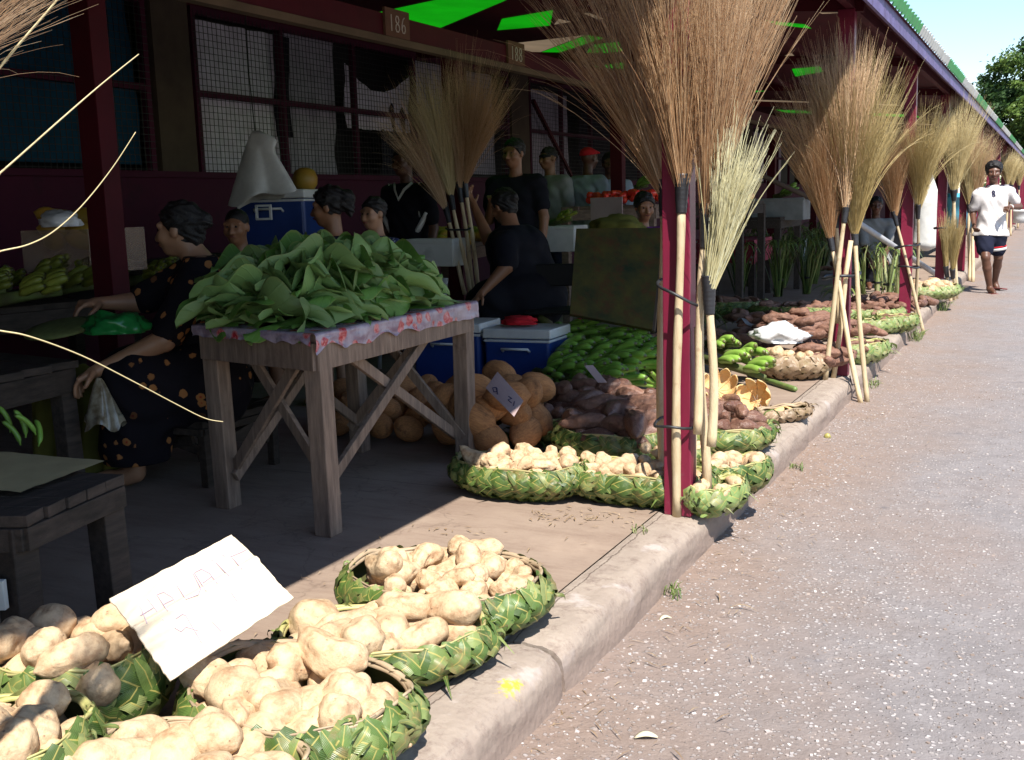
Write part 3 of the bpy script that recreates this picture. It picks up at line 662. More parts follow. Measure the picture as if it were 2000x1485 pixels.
# ---------------------------------------------------------------- lumpy roots
def root_mesh(name, mat, seed, L=.14, r=.045, bend=.25, taper=.5, lump=.16, sub=4, rough=.02, tips=True):
    bm = bmesh.new(); bmesh.ops.create_icosphere(bm, subdivisions=sub, radius=1); random.seed(seed)
    o = Vector((rnd(0,50), rnd(0,50), rnd(0,50))); bx, by = rnd(-1,1)*bend, rnd(-1,1)*bend; tp = rnd(-taper, taper)*.5; waist = rnd(-.12,.12)
    cr = [(rnd(-.6,.6), rnd(0, 6.3), rnd(.25,.6)) for _ in range(3)]
    for v in bm.verts:
        p = v.co.copy(); x = p.x
        prof = (max(0, 1 - abs(x)**2.3))**.5/(max(1e-6, 1 - x*x))**.5 if abs(x) < .999 else 0.9
        prof = min(prof, 1.25)
        k = 1 + tp*x + waist*math.cos(x*4) + lump*noise.noise(p*1.3 + o) + lump*.5*noise.noise(p*2.7 + o) + rough*noise.noise(p*7 + o)
        ang = math.atan2(p.z, p.y)
        for cx, ca, cw in cr:
            dd = math.exp(-((x - cx)/.10)**2)*max(0, math.cos((ang - ca)*.8)) if abs(ang - ca) < cw*3 else 0; k -= .07*dd
        y, z = p.y*prof*k*r, p.z*prof*k*r
        X = x*L/2
        if tips and abs(x) > .9: f = (abs(x) - .9)/.1; y *= 1 - .4*f; z *= 1 - .4*f; X += math.copysign(f*f*r*.16, x)
        v.co = Vector((X, y + bx*r*(x*x - .3)*1.6, z*.93 + by*r*(x*x - .3)))
    me = bpy.data.meshes.new(name); bm.to_mesh(me); bm.free(); me.polygons.foreach_set('use_smooth', [True]*len(me.polygons)); me.materials.append(mat); return me
def potato_mat(name, a, b, spot, blot=(.30,.165,.085), bs=.75):
    s = NT(name); c = s.mix(s.ramp(s.noise(11, 6, .6), [(.3, 0.), (.7, 1.)]), a, b)
    c = s.mix(s.ramp(s.noise(26, 8, .75), [(.46, 0.), (.66, .8)]), c, blot)
    sp = s.vor(85, map_scale=(.6,1,1)); rr = s.ramp(s.noise(45, 2), [(.5, 0.), (.6, 1.)]); c = s.mix(s.math('MULTIPLY', s.ramp(sp, [(.08, .8), (.2, 0.)]), rr), c, spot)
    c = s.mix(s.math('MULTIPLY', s.oi.outputs['Random'], .22), c, blot); k = s.math('MULTIPLY_ADD', s.oi.outputs['Random'], .2, .92); c = s.mix(1.0, c, k, 'MULTIPLY'); c = s.mix(s.ramp(s.noise(60, 9, .8), [(.60, 0.), (.68, .55)]), c, spot)
    h = s.math('ADD', s.noise(18, 7, .65), s.math('MULTIPLY', s.ramp(s.vor(30), [(.0, 0.), (.22, 1.)]), .25)); s.bump(h, bs, .012)
    s.set(c, .62, .3); return s.m
MT['kumala'] = potato_mat('pale_sweet_potato_skin', (.66,.50,.32), (.52,.37,.22), (.12,.06,.04))
MT['yam'] = potato_mat('brown_yam_skin', (.28,.15,.10), (.17,.085,.06), (.42,.3,.22), (.09,.045,.035), .9)
MT['taro'] = potato_mat('wet_taro_skin', (.17,.08,.055), (.08,.04,.032), (.6,.45,.38), (.28,.16,.11), .9); 
MT['taro'].node_tree.nodes['Principled BSDF'].inputs['Roughness'].default_value = .3
MT['coco'] = generic('coconut_husk', (.60,.27,.10), (.32,.13,.05), 16, .7, .3, 1.0, 45, .006, .4, map_scale=(1,7,7), dirt=(.16,.07,.035), dscale=14)
MT['papaya'] = generic('papaya_skin', (.42,.20,.03), (.28,.20,.03), 5, .45, .4, .1, 30, .002, .35)
MT['tomato'] = generic('tomato_skin', (.85,.03,.035), (.7,.08,.03), 5, .25, .5, 0, 30, .002, .2)
KUM = [root_mesh('sweet_potato', MT['kumala'], 40 + i, *a) for i, a in enumerate([(.135,.042,.25,.5,.20), (.105,.044,.2,.4,.22), (.165,.046,.45,.7,.20), (.09,.036,.3,.5,.18), (.185,.044,.5,.9,.25), (.12,.05,.15,.3,.3), (.10,.032,.6,.5,.15), (.15,.038,.4,.9,.22)])]
YAM = [root_mesh('yam', MT['yam'], 60 + i, *a) for i, a in enumerate([(.22,.038,.35,.5,.22), (.26,.035,.4,.6,.2), (.18,.042,.3,.4,.25), (.16,.035,.5,.4,.2)])]
TAR = [root_mesh('taro_corm', MT['taro'], 80 + i, *a) for i, a in enumerate([(.17,.050,.2,.3,.2), (.14,.047,.2,.4,.25), (.24,.046,.3,.3,.2)])]
def pile(n, rx, ry, r, dome, e=2.2, tries=14, ov=1.62, seed=1):
    random.seed(seed); P = []
    for i in range(n):
        best = None
        for _ in range(tries):
            a, q = rnd(0, 2*math.pi), math.sqrt(random.random())*.93; x = q*rx*math.copysign(abs(math.cos(a))**(2/e), math.cos(a)); y = q*ry*math.copysign(abs(math.sin(a))**(2/e), math.sin(a))
            z = dome(x/rx, y/ry)
            for (u, v, w_) in P:
                d2 = (u-x)**2 + (v-y)**2; R2 = (ov*r)**2
                if d2 < R2: z = max(z, w_ + math.sqrt(R2 - d2)*.82)
            if best is None or z < best[2]: best = (x, y, z)
        P.append(best)
    return P
def heap(cx, cy, cz, rx, ry, r, n, meshes, name, cat, label, group, dome, rzb=0, sc=(1, 1), tilt=.35, seed=1, al=None, ov=1.62, extra=0):
    M = Matrix.Rotation(rzb, 3, 'Z'); c = Vector((cx, cy, cz)); res = []
    for (x, y, z) in pile(n, rx, ry, r, dome, seed=seed, ov=ov):
        a = rnd(0, 6.28) if al is None else al + random.gauss(0, .35)
        q = Quaternion((0,0,1), a) @ Quaternion((0,1,0), rnd(-tilt, tilt)) @ Quaternion((1,0,0), rnd(0, 6.28))
        o = inst(name, random.choice(meshes), None, c + M @ Vector((x, y, z)), q, rnd(*sc)); tag(o, label, cat, group); res.append(o)
    return res
def dm(h, d): return lambda x, y: h + d*max(0, 1 - (x*x + y*y))

# foreground sweet potato baskets -------------------------------------------------
FG = [  # pixel of rim centre, z rim, rx, ry, rz, n, r, sc, label
 ((872, 1122), .135, .285, .205, .05, 50, .038, (.68,.92), 'round green leaf basket of pale potatoes in sun, farthest of the near group', 'in the farthest basket of the near group', 'palm', 1),
 ((748, 1232), .105, .26, .175, .55, 16, .052, (1.05,1.40), 'low green leaf basket of large potatoes touching the round basket at the kerb joint', 'in the low basket next to the kerb joint', 'palm', 2),
 ((578, 1345), .135, .27, .195, -.18, 24, .049, (.95,1.28), 'large green leaf basket of pale potatoes right of the cardboard sign by the kerb', 'in the large basket right of the cardboard sign', 'palm', 3),
 ((150, 1268), .21, .185, .155, .5, 15, .052, (1.05,1.4), 'green leaf basket of sweet potatoes left of the cardboard price sign', 'in the basket left of the cardboard sign', 'palm', 4),
 ((368, 1500), .13, .235, .17, .1, 14, .055, (1.15,1.5), 'green leaf basket of sweet potatoes cut off by the bottom edge of the photo', 'in the basket at the bottom edge of the photo', 'palm', 5),
 ((10, 1430), .20, .16, .14, .3, 12, .052, (1.0,1.3), 'basket of sweet potatoes in the bottom left corner, half in the roof shadow', 'in the bottom left corner basket', 'palm', 6)]
for (px, zr, rx, ry, rzb, n, r, sc, lab, where, pal, sd) in FG:
    c = AZ(*px, zr); c.z = 0
    basket(c, rx, ry, zr, rzb, lab, pal, sd, rimcol='rim' if sd in (1, 3, 5) else 'rim_green', tufts=26 if sd in (2, 3) else 10)
    heap(c.x, c.y, 0, rx*.88, ry*.86, r, n, KUM, 'sweet_potato', 'sweet potato', 'pale knobbly sweet potato heaped ' + where, 'sweet potatoes ' + where, dm(zr*(.80 if sd in (4, 6) else .60), .04), rzb, sc, seed=sd*3 + 1)
# cardboard price sign leaning on the baskets
A_, B_, C_, D_ = AZ(213, 1172, .34), AZ(452, 1047, .38), AZ(574, 1168, .27), AZ(333, 1330, .20)
mb = MB(); nrm = (B_ - A_).cross(D_ - A_).normalized(); nrm = nrm if nrm.z > 0 else -nrm
def sg(u, v):
    p = A_.lerp(B_, u).lerp(D_.lerp(C_, u), v)
    if v in (0, 1) or u in (0, 1): p = p + (B_ - A_)*.010*noise.noise(Vector((u*14, v*14, 2))) + (D_ - A_)*.015*noise.noise(Vector((v*11, u*11, 5)))
    return p + nrm*(.003*math.sin(v*5) + .002*noise.noise(Vector((u*3, v*3, 1))) + (.006 if abs(v - .42) < .03 else 0))
mb.grid(sg, 30, 30)
card = generic('cardboard', (.66,.56,.43), (.58,.48,.35), 5, .8, .15, .2, 50, .002, 0)
sign = mb.build('cardboard_sign', card, smooth=False); s_ = sign.modifiers.new('s', 'SOLIDIFY'); s_.thickness = .004; s_.offset = -1
tag(sign, 'torn cardboard price sign with faint handwritten capitals propped between the potato baskets', 'price sign')
def U(px, py):  # a point on the card from its photo position (local u, v), solved on the card's plane
    u = v = .5
    for _ in range(12):
        x, y = PJ(sg(u, v)); xu, yu = PJ(sg(u + .01, v)); xv, yv = PJ(sg(u, v + .01)); a, b, c, d = (xu-x)/.01, (xv-x)/.01, (yu-y)/.01, (yv-y)/.01; D_t = a*d - b*c
        u = min(.99, max(.01, u + (d*(px-x) - b*(py-y))/D_t)); v = min(.99, max(.01, v + (a*(py-y) - c*(px-x))/D_t))
    return sg(u, v)
mb = MB()
STR = [[(273,1188),(286,1222)],[(287,1173),(318,1215)],[(273,1206),(298,1191)],
 [(326,1197),(305,1165),(318,1160),(335,1170),(350,1188)],[(318,1184),(336,1175)],
 [(345,1148),(362,1174),(385,1165),(391,1152),(376,1124)],
 [(401,1157),(378,1122),(392,1115),(408,1123),(423,1143)],[(395,1142),(411,1130)],
 [(412,1096),(414,1099)],[(421,1103),(446,1128)],[(433,1087),(437,1090)],[(452,1092),(470,1118)],[(448,1091),(470,1082),(484,1074)],
 [(342,1212),(355,1203),(362,1206)],[(340,1230),(352,1237),(362,1228),(385,1235)],[(362,1206),(392,1258)],[(412,1216),(430,1236)],[(450,1160),(462,1178)]]
for st in STR:
    pts = [U(*p) for p in st]; pts = [pts[i].lerp(pts[i+1], k/4) + nrm*.0015 for i in range(len(pts)-1) for k in range(4)] + [pts[-1] + nrm*.0015]
    pts = [q + nrm*.0045 for q in pts]; mb.tube(pts, .0011, 4)
wr = mb.build('handwriting', MT['pen'], sign)
wr.matrix_parent_inverse = Matrix()

# middle baskets by the first post -----------------------------------------------
MID = [
 ((1018, 905), .13, .275, .16, .05, 34, .034, (.62,.85), KUM, 'sweet_potato', 'long green leaf basket of small pale sweet potatoes in front of the coconuts', 'in the long basket in front of the coconuts', 'palm', 11),
 ((1250, 920), .12, .285, .15, .02, 30, .034, (.62,.88), KUM, 'sweet_potato', 'green leaf basket of pale sweet potatoes just left of the first broom post', 'in the basket left of the first broom post', 'palm', 12)]
for (px, zr, rx, ry, rzb, n, r, sc, ms, nm, lab, where, pal, sd) in MID:
    c = AZ(*px, zr); c.z = 0
    basket(c, rx, ry, zr, rzb, lab, pal, sd, rimcol='rim_green', tufts=14, wd=.042)
    heap(c.x, c.y, 0, rx*.84, ry*.8, r, n, ms, nm, 'sweet potato', 'small pale sweet potato ' + where, 'sweet potatoes ' + where, dm(zr*.75, .06), rzb, sc, seed=sd*3 + 1)
def bk(px, zr, rx, ry, rzb, lab, pal='palm', sd=20, items=None, where='', grp='', rim='rim_green', tufts=14, dome=(.8, .07), wd=.046, bulge=1.12):
    c = AZ(*px, zr); c.z = 0; basket(c, rx, ry, zr, rzb, lab, pal, sd, rimcol=rim, tufts=tufts, wd=wd, bulge=bulge)
    if items:
        ms, nm, cat, n, r, sc = items; heap(c.x, c.y, 0, rx*.84, ry*.84, r, n, ms, nm, cat, where, grp, dm(zr*dome[0], dome[1]), rzb, sc, seed=sd)
    return c
bk((1395, 948), .10, .13, .09, 1.1, 'green leaf basket end hanging over the kerb right of the first broom post, nearest one', 'palm_pale', 21, (KUM, 'sweet_potato', 'sweet potato', 5, .035, (.6,.8)), 'pale sweet potato in the nearest basket overhanging the kerb', 'sweet potatoes overhanging the kerb', tufts=20)
bk((1432, 905), .12, .15, .10, 1.0, 'fresh green leaf basket overhanging the kerb behind the nearest overhanging one', 'palm', 22, (KUM, 'sweet_potato', 'sweet potato', 8, .035, (.7,.9)), 'pale sweet potato on the second basket overhanging the kerb', 'sweet potatoes on the second overhanging basket', tufts=16)
bk((1420, 835), .11, .20, .13, .5, 'green leaf basket of wet brown taro right behind the first broom post', 'palm', 23, (TAR, 'taro_corm', 'taro', 12, .055, (.6,.85)), 'brown taro corm in the basket right behind the first broom post', 'taro behind the first broom post', tufts=30)
bk((1105, 815), .13, .17, .13, .2, 'dark green leaf basket in shade between the coconuts and the taro', 'palm', 24, (TAR, 'taro_corm', 'taro', 10, .05, (.7,.9)), 'dark taro corm in the shaded basket beside the coconuts', 'taro in the shaded basket')
bk((1195, 842), .13, .26, .15, -.05, 'green leaf basket of long dark taro behind the pale potato baskets', 'palm', 25, ([TAR[2], YAM[0]], 'taro_corm', 'taro', 16, .05, (.9,1.15)), 'long dark taro in the basket behind the pale potato baskets', 'long dark taro in a basket')
bk((1290, 875), .08, .2, .11, .1, 'small basket of reddish sweet potatoes squeezed against the left of the first post', 'palm', 26, (KUM, 'sweet_potato', 'sweet potato', 12, .035, (.7,.9)), 'sweet potato in the small basket squeezed against the first post', 'sweet potatoes against the first post')
bk((1548, 695), .15, .20, .14, .3, 'round dry brown leaf basket of pale cassava roots left of the second broom post', 'palm_dry', 27, (KUM, 'cassava_root', 'cassava', 16, .035, (.7,1.0)), 'pale cassava root on the round dry brown basket', 'cassava in the round dry basket', rim='rim', wd=.045, bulge=1.25)
bk((1528, 800), .06, .16, .075, .9, 'flattened dry brown leaf basket lying on the kerb beside the orange husks', 'palm_dry', 28, rim='rim', wd=.03)
bk((1560, 600), .13, .42, .20, -.05, 'long yellow green leaf basket of reddish yams left of the second broom post', 'palm', 29, (YAM, 'yam', 'yam', 26, .042, (.75,1.0)), 'reddish yam in the long yellow green basket left of the second post', 'yams in the long yellow green basket')
bk((1700, 605), .12, .28, .16, .4, 'green leaf basket of yams right behind the second broom post', 'palm_pale', 30, (YAM, 'yam', 'yam', 18, .042, (.75,1.0)), 'reddish yam in the basket right behind the second broom post', 'yams behind the second post')
bk((1682, 672), .13, .20, .12, .9, 'pale green leaf basket hanging at the kerb right of the second broom post', 'palm_pale', 31, (YAM, 'yam', 'yam', 8, .035, (.6,.8)), 'small yam in the basket at the kerb right of the second post', 'yams at the kerb', tufts=26)
bk((1712, 625), .12, .2, .12, .7, 'pale leaf basket on the kerb edge, between the second and third posts', 'palm_pale', 32, None, tufts=26)
bk((1750, 618), .13, .16, .12, .3, 'small pale leaf basket on the kerb edge just left of the third post', 'palm_pale', 33, (YAM, 'yam', 'yam', 7, .04, (.6,.8)), 'small yam in the basket just left of the third post', 'yams left of the third post', tufts=20)
bk((1815, 560), .14, .3, .2, .5, 'green leaf basket of pale roots beyond the third post', 'palm_pale', 34, (KUM, 'cassava_root', 'cassava', 18, .05, (1.0,1.4)), 'pale root in the basket beyond the third post', 'pale roots beyond the third post', tufts=24)
bk((1440, 590), .14, .30, .2, .3, 'dark green leaf basket of yams in shade left of the long yellow green one', 'palm', 35, (YAM, 'yam', 'yam', 16, .045, (.8,1.1)), 'dark yam in the shaded basket behind the bananas', 'yams in shade')
# loose heaps
def lh(px, z0, rx, ry, r, n, ms, nm, cat, lab, grp, d=(0, .1), al=None, sc=(.8,1.1), seed=5, rzb=0, tilt=.3):
    c = AZ(*px, z0); heap(c.x, c.y, z0*0, rx, ry, r, n, ms, nm, cat, lab, grp, dm(r*.8 + d[0], d[1]), rzb, sc, seed=seed, al=al, tilt=tilt)
lh((1180, 772), .18, .30, .18, .05, 34, TAR, 'taro_corm', 'taro', 'wet brown taro corm in the heap between the green bananas and the first post', 'taro heap in front of the bananas', (.06,.12), seed=71)
lh((1245, 800), .20, .30, .10, .048, 14, [TAR[2], YAM[0]], 'taro_corm', 'taro', 'long dark wet taro lying across the basket left of the first post', 'long dark taro left of the first post', (.12,.08), al=0, sc=(1.0,1.3), seed=72, tilt=.1)
lh((1385, 775), .15, .13, .22, .05, 16, TAR, 'taro_corm', 'taro', 'lit brown taro corm in the heap right of the first post', 'taro heap right of the first post', (.0,.08), seed=73)
lh((1560, 645), .15, .30, .26, .042, 46, YAM, 'yam', 'yam', 'brown yam in the tall stacked heap behind the white bag', 'stacked yams behind the white bag', (.06,.26), al=.2, sc=(.8,1.0), seed=74)
lh((1605, 690), .15, .14, .22, .045, 22, YAM, 'yam', 'yam', 'dark yam in the heap against the left side of the second post', 'yams against the second post', (.05,.16), seed=75)
lh((1455, 655), .12, .34, .2, .042, 24, YAM, 'yam', 'yam', 'long reddish yam lying behind the lit green bananas', 'yams behind the lit bananas', (.04,.12), al=0, sc=(.9,1.2), seed=76)
lh((1710, 590), .1, .26, .2, .045, 20, YAM, 'yam', 'yam', 'yam in the lit heap just left of the third post', 'yams left of the third post in a heap', (.04,.12), seed=77)
lh((1610, 520), .12, .3, .25, .05, 16, YAM, 'yam', 'yam', 'dark yam in the heap behind the taro stalk bundles', 'yams behind the stalk bundles', (.0,.25), seed=78)
lh((1800, 590), .04, .12, .14, .05, 7, TAR, 'taro_corm', 'taro', 'dark taro corm lying on the kerb beside the third post', 'taro beside the third post', (.0,.02), seed=79)
lh((1290, 650), .14, .4, .3, .045, 34, YAM, 'yam', 'yam', 'dark yam in the shaded heap under the tilted board', 'yams under the tilted board', (.04,.12), seed=80)
# coconuts
COC = [root_mesh('coconut', MT['coco'], 90 + i, .235, .088, .08, .25, .08, 4, .015) for i in range(3)]
lh((968, 830), .12, .22, .30, .078, 24, COC, 'coconut', 'coconut', 'brown husked coconut in the heap between the table leg and the leaf baskets', 'coconut heap behind the table leg', (.02,.22), sc=(.82,.96), seed=81, tilt=.6)
lh((800, 810), .08, .40, .45, .092, 26, COC, 'coconut', 'coconut', 'dusty dark coconut lying in shade under the taro leaf table', 'coconuts under the table', (.0,.04), sc=(.70,.85), seed=82, tilt=.6)
# husks split open, orange, in the sun
def husk(px, z, r, label, seed, rot):
    random.seed(seed); mb = MB()
    for k in range(9):
        a = k*.7; w_ = rnd(.35,.5)
        def fn(u, v):
            th = a + (u-.5)*w_*1.3*math.sin(math.pi*(.08 + v*.88))*1.5; ph = -.2 + v*1.9
            q = Vector((math.cos(th)*math.sin(ph + .15), math.sin(th)*math.sin(ph + .15), 1 - math.cos(ph)))*r
            return q*(1 + .10*noise.noise(q*14 + Vector((seed, k, 0))))
        mb.grid(fn, 6, 10, ar=rnd(.2,.9))
    o = mb.build('coconut_husk', MT['husk'], smooth=True, loc=AZ(*px, z)); o.rotation_euler = rot
    s_ = o.modifiers.new('s', 'SOLIDIFY'); s_.thickness = .006; tag(o, label, 'husk')
MT['husk'] = generic('orange_husk_fibre', (.75,.42,.16), (.62,.50,.27), 5, .7, .25, .7, 10, .006, .1, map_scale=(2,2,8), dirt=(.45,.16,.05), dscale=7, dthr=.55)
husk((1478, 785), .06, .105, 'split orange coconut husk with a red brown hollow standing in sun on the pavement', 5, (1.15, .2, -.2))
husk((1402, 765), .14, .10, 'pale yellow husk half behind the white sticks of the first post', 6, (.9, -.3, .6))
husk((1515, 812), .01, .085, 'flat torn pale husk lying on the kerb slab beside the standing orange husk', 8, (1.9, .1, .9))
mb = MB(); p, q = AZ(1492, 742, .02), AZ(1552, 760, .02); mb.tube([p, p.lerp(q, .3) + Vector((0,0,.004)), p.lerp(q, .7), q, q + (q-p)*.04], [.014,.017,.018,.017,.012], 12)
tag(mb.build('banana_stalk', MT['palm_pale'], smooth=True), 'cut green stalk lying on the kerb slab by the dry basket', 'stalk')
# white bag on the yams
def crumple(name, c, sz, mat, lab, cat, seed, amp=.3, sub=4, R=None, kind=None, flat=0.25):
    bm = bmesh.new(); bmesh.ops.create_icosphere(bm, subdivisions=sub, radius=1); o = Vector((seed*3.1, seed, 1))
    for v in bm.verts:
        p = v.co; k = 1 + amp*noise.noise(p*1.6 + o) + amp*.6*abs(noise.noise(p*3.6 + o)) + amp*.25*noise.noise(p*8 + o)
        q = Vector((p.x*sz[0], p.y*sz[1], p.z*sz[2]))*k; q.z = max(q.z, -sz[2]*flat); v.co = R @ q if R is not None else q
    me = bpy.data.meshes.new(name); bm.to_mesh(me); bm.free(); me.polygons.foreach_set('use_smooth', [True]*len(me.polygons)); me.materials.append(mat)
    return tag(inst(name, me, None, c), lab, cat)
bagm = NT('thin_white_bag').set((.72,.72,.74), .25, .6)
c = AZ(1523, 660, .24); crumple('plastic_bag', c, (.17,.12,.10), bagm, 'crumpled white plastic bag on the brown yams left of the second post', 'bag', 4, .45)
c = AZ(1455, 630, .2); mb = MB(); mb.grid(lambda u, v: c + Vector(((u-.5)*.16, (v-.5)*.10, .03*math.sin(u*5) + .02*noise.noise(Vector((u*4, v*4, 9))))), 10, 8)
tag(mb.build('price_card', MT['grey_cloth'], smooth=True), 'small curled grey price card on dark yams behind the lit bananas', 'price card')
def card_sign(pxs, zs, lab, mat='pinkcard', marks=()):
    P4 = [AZ(p[0], p[1], z) for p, z in zip(pxs, zs)]; mb = MB()
    mb.grid(lambda u, v: P4[0].lerp(P4[1], u).lerp(P4[3].lerp(P4[2], u), v), 6, 6); n_ = (P4[1]-P4[0]).cross(P4[3]-P4[0]).normalized(); n_ = -n_ if n_.y > 0 else n_
    o = mb.build('price_card', MT[mat]); s_ = o.modifiers.new('s', 'SOLIDIFY'); s_.thickness = .003; tag(o, lab, 'price sign')
    mk = MB()
    for st in marks: mk.tube([P4[0].lerp(P4[1], u).lerp(P4[3].lerp(P4[2], u), v) + n_*.004 for u, v in st], .0022, 4)
    if marks: mk.build('handwriting', MT['navy'], o)
MT['pinkcard'] = generic('pinkish_card', (.36,.27,.26), (.30,.22,.22), 6, .8, .1, .1, 30, .002, 0)
card_sign([(972, 727), (1022, 784), (1004, 815), (949, 759)], [.46, .36, .32, .40], 'bent grey cardboard price sign stuck on the coconut heap', marks=[[(.15,.75),(.22,.6),(.3,.72),(.24,.85),(.15,.75)], [(.25,.6),(.35,.8)], [(.62,.45),(.72,.4),(.66,.6),(.78,.58)], [(.82,.4),(.86,.6)]])
card_sign([(1141, 715), (1158, 714), (1186, 748), (1168, 748)], [.36, .36, .28, .28], 'narrow pinkish price card standing in the taro heap before the bananas')

# torn green fronds and leaf bundles between the baskets
def frond(px, z, n, L, lab, seed, pal='palm_pale', up=.5):
    random.seed(seed); c = AZ(*px, z*.0 + .02); c.z = .01; m = MB()
    for i in range(n):
        a = rnd(0, 6.3); d = Vector((math.cos(a), math.sin(a), rnd(.1, up*2))).normalized(); p = Vector((rnd(-.06,.06), rnd(-.08,.08), rnd(0, z))); pts = [p]
        for k in range(5): d = (d + Vector((rnd(-.35,.35), rnd(-.35,.35), -.26*k*rnd(.5,1.3)))).normalized(); pts.append(pts[-1] + d*L*rnd(.16,.26)); pts[-1].z = max(.004, pts[-1].z)
        w_ = rnd(.018,.038); m.ribbon(pts, [w_*.5, w_, w_, w_*.8, w_*.5, .002], (-math.sin(a)*.3, math.cos(a)*.3, 1), .35, ar=rnd(.1,1))
    tag(m.build('leaf_bundle', MT[pal], smooth=True, loc=c), lab, 'leaves')
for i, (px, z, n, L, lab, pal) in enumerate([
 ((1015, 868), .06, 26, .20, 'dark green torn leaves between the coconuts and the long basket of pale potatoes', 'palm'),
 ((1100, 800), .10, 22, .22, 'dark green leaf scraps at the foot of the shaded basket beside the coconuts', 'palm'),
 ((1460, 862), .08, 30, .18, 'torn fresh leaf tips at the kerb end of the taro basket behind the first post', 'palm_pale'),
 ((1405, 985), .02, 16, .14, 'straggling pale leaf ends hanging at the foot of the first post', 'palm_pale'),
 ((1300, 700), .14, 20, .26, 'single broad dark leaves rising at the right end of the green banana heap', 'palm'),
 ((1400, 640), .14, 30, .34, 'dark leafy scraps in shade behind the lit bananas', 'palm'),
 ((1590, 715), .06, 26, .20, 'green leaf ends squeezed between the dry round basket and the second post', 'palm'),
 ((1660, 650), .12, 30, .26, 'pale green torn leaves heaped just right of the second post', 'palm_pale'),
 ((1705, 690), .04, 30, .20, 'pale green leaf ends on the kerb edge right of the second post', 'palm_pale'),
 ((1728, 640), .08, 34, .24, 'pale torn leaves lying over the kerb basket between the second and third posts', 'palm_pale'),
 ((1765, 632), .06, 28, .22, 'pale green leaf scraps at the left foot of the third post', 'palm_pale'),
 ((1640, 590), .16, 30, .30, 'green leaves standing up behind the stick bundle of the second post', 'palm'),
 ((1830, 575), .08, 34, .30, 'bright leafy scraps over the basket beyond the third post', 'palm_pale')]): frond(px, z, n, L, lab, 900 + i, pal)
lh((1500, 620), .14, .36, .2, .045, 26, YAM, 'yam', 'yam', 'brown yam in the long heap before the yellow green basket', 'long yam heap before the yellow green basket', (.05,.16), seed=86)
lh((1660, 640), .1, .22, .2, .045, 16, YAM, 'yam', 'yam', 'small yam scattered behind the feet of the second post sticks', 'yams behind the second post sticks', (.02,.10), seed=87)
lh((1745, 600), .1, .2, .3, .05, 18, YAM, 'yam', 'yam', 'reddish yam heaped against the left side of the third post', 'yams against the third post', (.04,.14), seed=88)
# ---------------------------------------------------------------- bananas
random.seed(21)
def banana_me(name, mat, L=.17, r=.020, curve=1.0, n=9):
    mb = MB(); pts = []; rad = []
    for i in range(n+3):
        t = i/(n+2); a = (t-.5)*curve; pts.append(Vector((math.sin(a)*L/curve, 0, (math.cos(a) - math.cos(curve/2))*L/curve*1.0)))
        rad.append(r*(.30 if t < .04 else .42 if t < .12 else min(1, .5 + 1.9*math.sin(math.pi*min(1, (t-.05)/.95))*.5) if t < .93 else .35))
    mb.tube(pts, rad, 6); me = mb.mesh(name, mat); 
    off = pts[0]
    for v in me.vertices: v.co = v.co - off
    return me
def ban_mat(name, a, b, tip):
    s = NT(name); u = s.attr('au'); k = s.mix(s.ramp(s.noise(14, 5), [(.3, 0.), (.7, 1.)]), a, b)
    k = s.mix(s.ramp(s.noise(30, 6, .7), [(.62, 0.), (.72, .6)]), k, (.05,.06,.02)); k = s.mix(s.ramp(u, [(.93, 0.), (.97, .9)]), k, tip)
    k = s.mix(1.0, k, s.math('MULTIPLY_ADD', s.oi.outputs['Random'], .4, .8), 'MULTIPLY'); return s.set(k, .38, .45)
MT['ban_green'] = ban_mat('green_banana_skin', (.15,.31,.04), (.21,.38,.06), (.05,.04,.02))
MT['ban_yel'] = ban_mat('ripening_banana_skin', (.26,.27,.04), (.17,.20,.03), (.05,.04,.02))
MT['ban_lit'] = ban_mat('sunlit_green_banana_skin', (.20,.36,.05), (.26,.42,.08), (.08,.06,.02))  # lighter copy of the green skin, sunlight put into the colour
MT['ban_stem'] = generic('banana_stem', (.14,.20,.05), (.08,.07,.04), 8, .6, .3, .3, 30, .004, .1)
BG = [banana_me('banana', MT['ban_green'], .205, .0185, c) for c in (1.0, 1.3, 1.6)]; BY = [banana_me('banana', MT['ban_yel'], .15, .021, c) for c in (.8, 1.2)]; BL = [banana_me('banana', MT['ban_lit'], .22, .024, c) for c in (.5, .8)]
def bunch(a, b, nw, nb, label, ms=BG, spread=2.6, cat='bananas', lean=.75, group='bunches of green bananas', sc=(.85,1.1), up=None, rstem=.03, ro=1.0):
    a, b = Vector(a), Vector(b); T = empty('banana_bunch', a, 0, label, cat, group); d = b - a; ax = d.normalized()
    mb = MB(); mb.tube([Vector((0,0,0)) - ax*.06, d*.5 + Vector((0,0,.01)), d + ax*.04], [rstem*1.1, rstem, rstem*.6], 8); mb.build('stem', MT['ban_stem'], T, smooth=True)
    upv = (Vector((0,0,1)) - ax*ax.z).normalized() if up is None else up; side = ax.cross(upv)
    for i in range(nw):
        p = d*((i + .5)/nw)
        for j in range(nb):
            t = (j + .5)/nb - .5 + rnd(-.02,.02) + (.5/nb if i % 2 else 0); ang = t*spread
            o = (upv*math.cos(ang) + side*math.sin(ang)).normalized(); f = (o*rnd(.30,.50)*ro + ax*lean*rnd(.85,1.15) + side*rnd(-.12,.12)).normalized()
            z = (o - f*o.dot(f)).normalized(); y = z.cross(f); R = Matrix((f, y, z)).transposed()
            inst('banana', random.choice(ms), T, p + o*rstem, R.to_quaternion(), rnd(*sc))
    return T
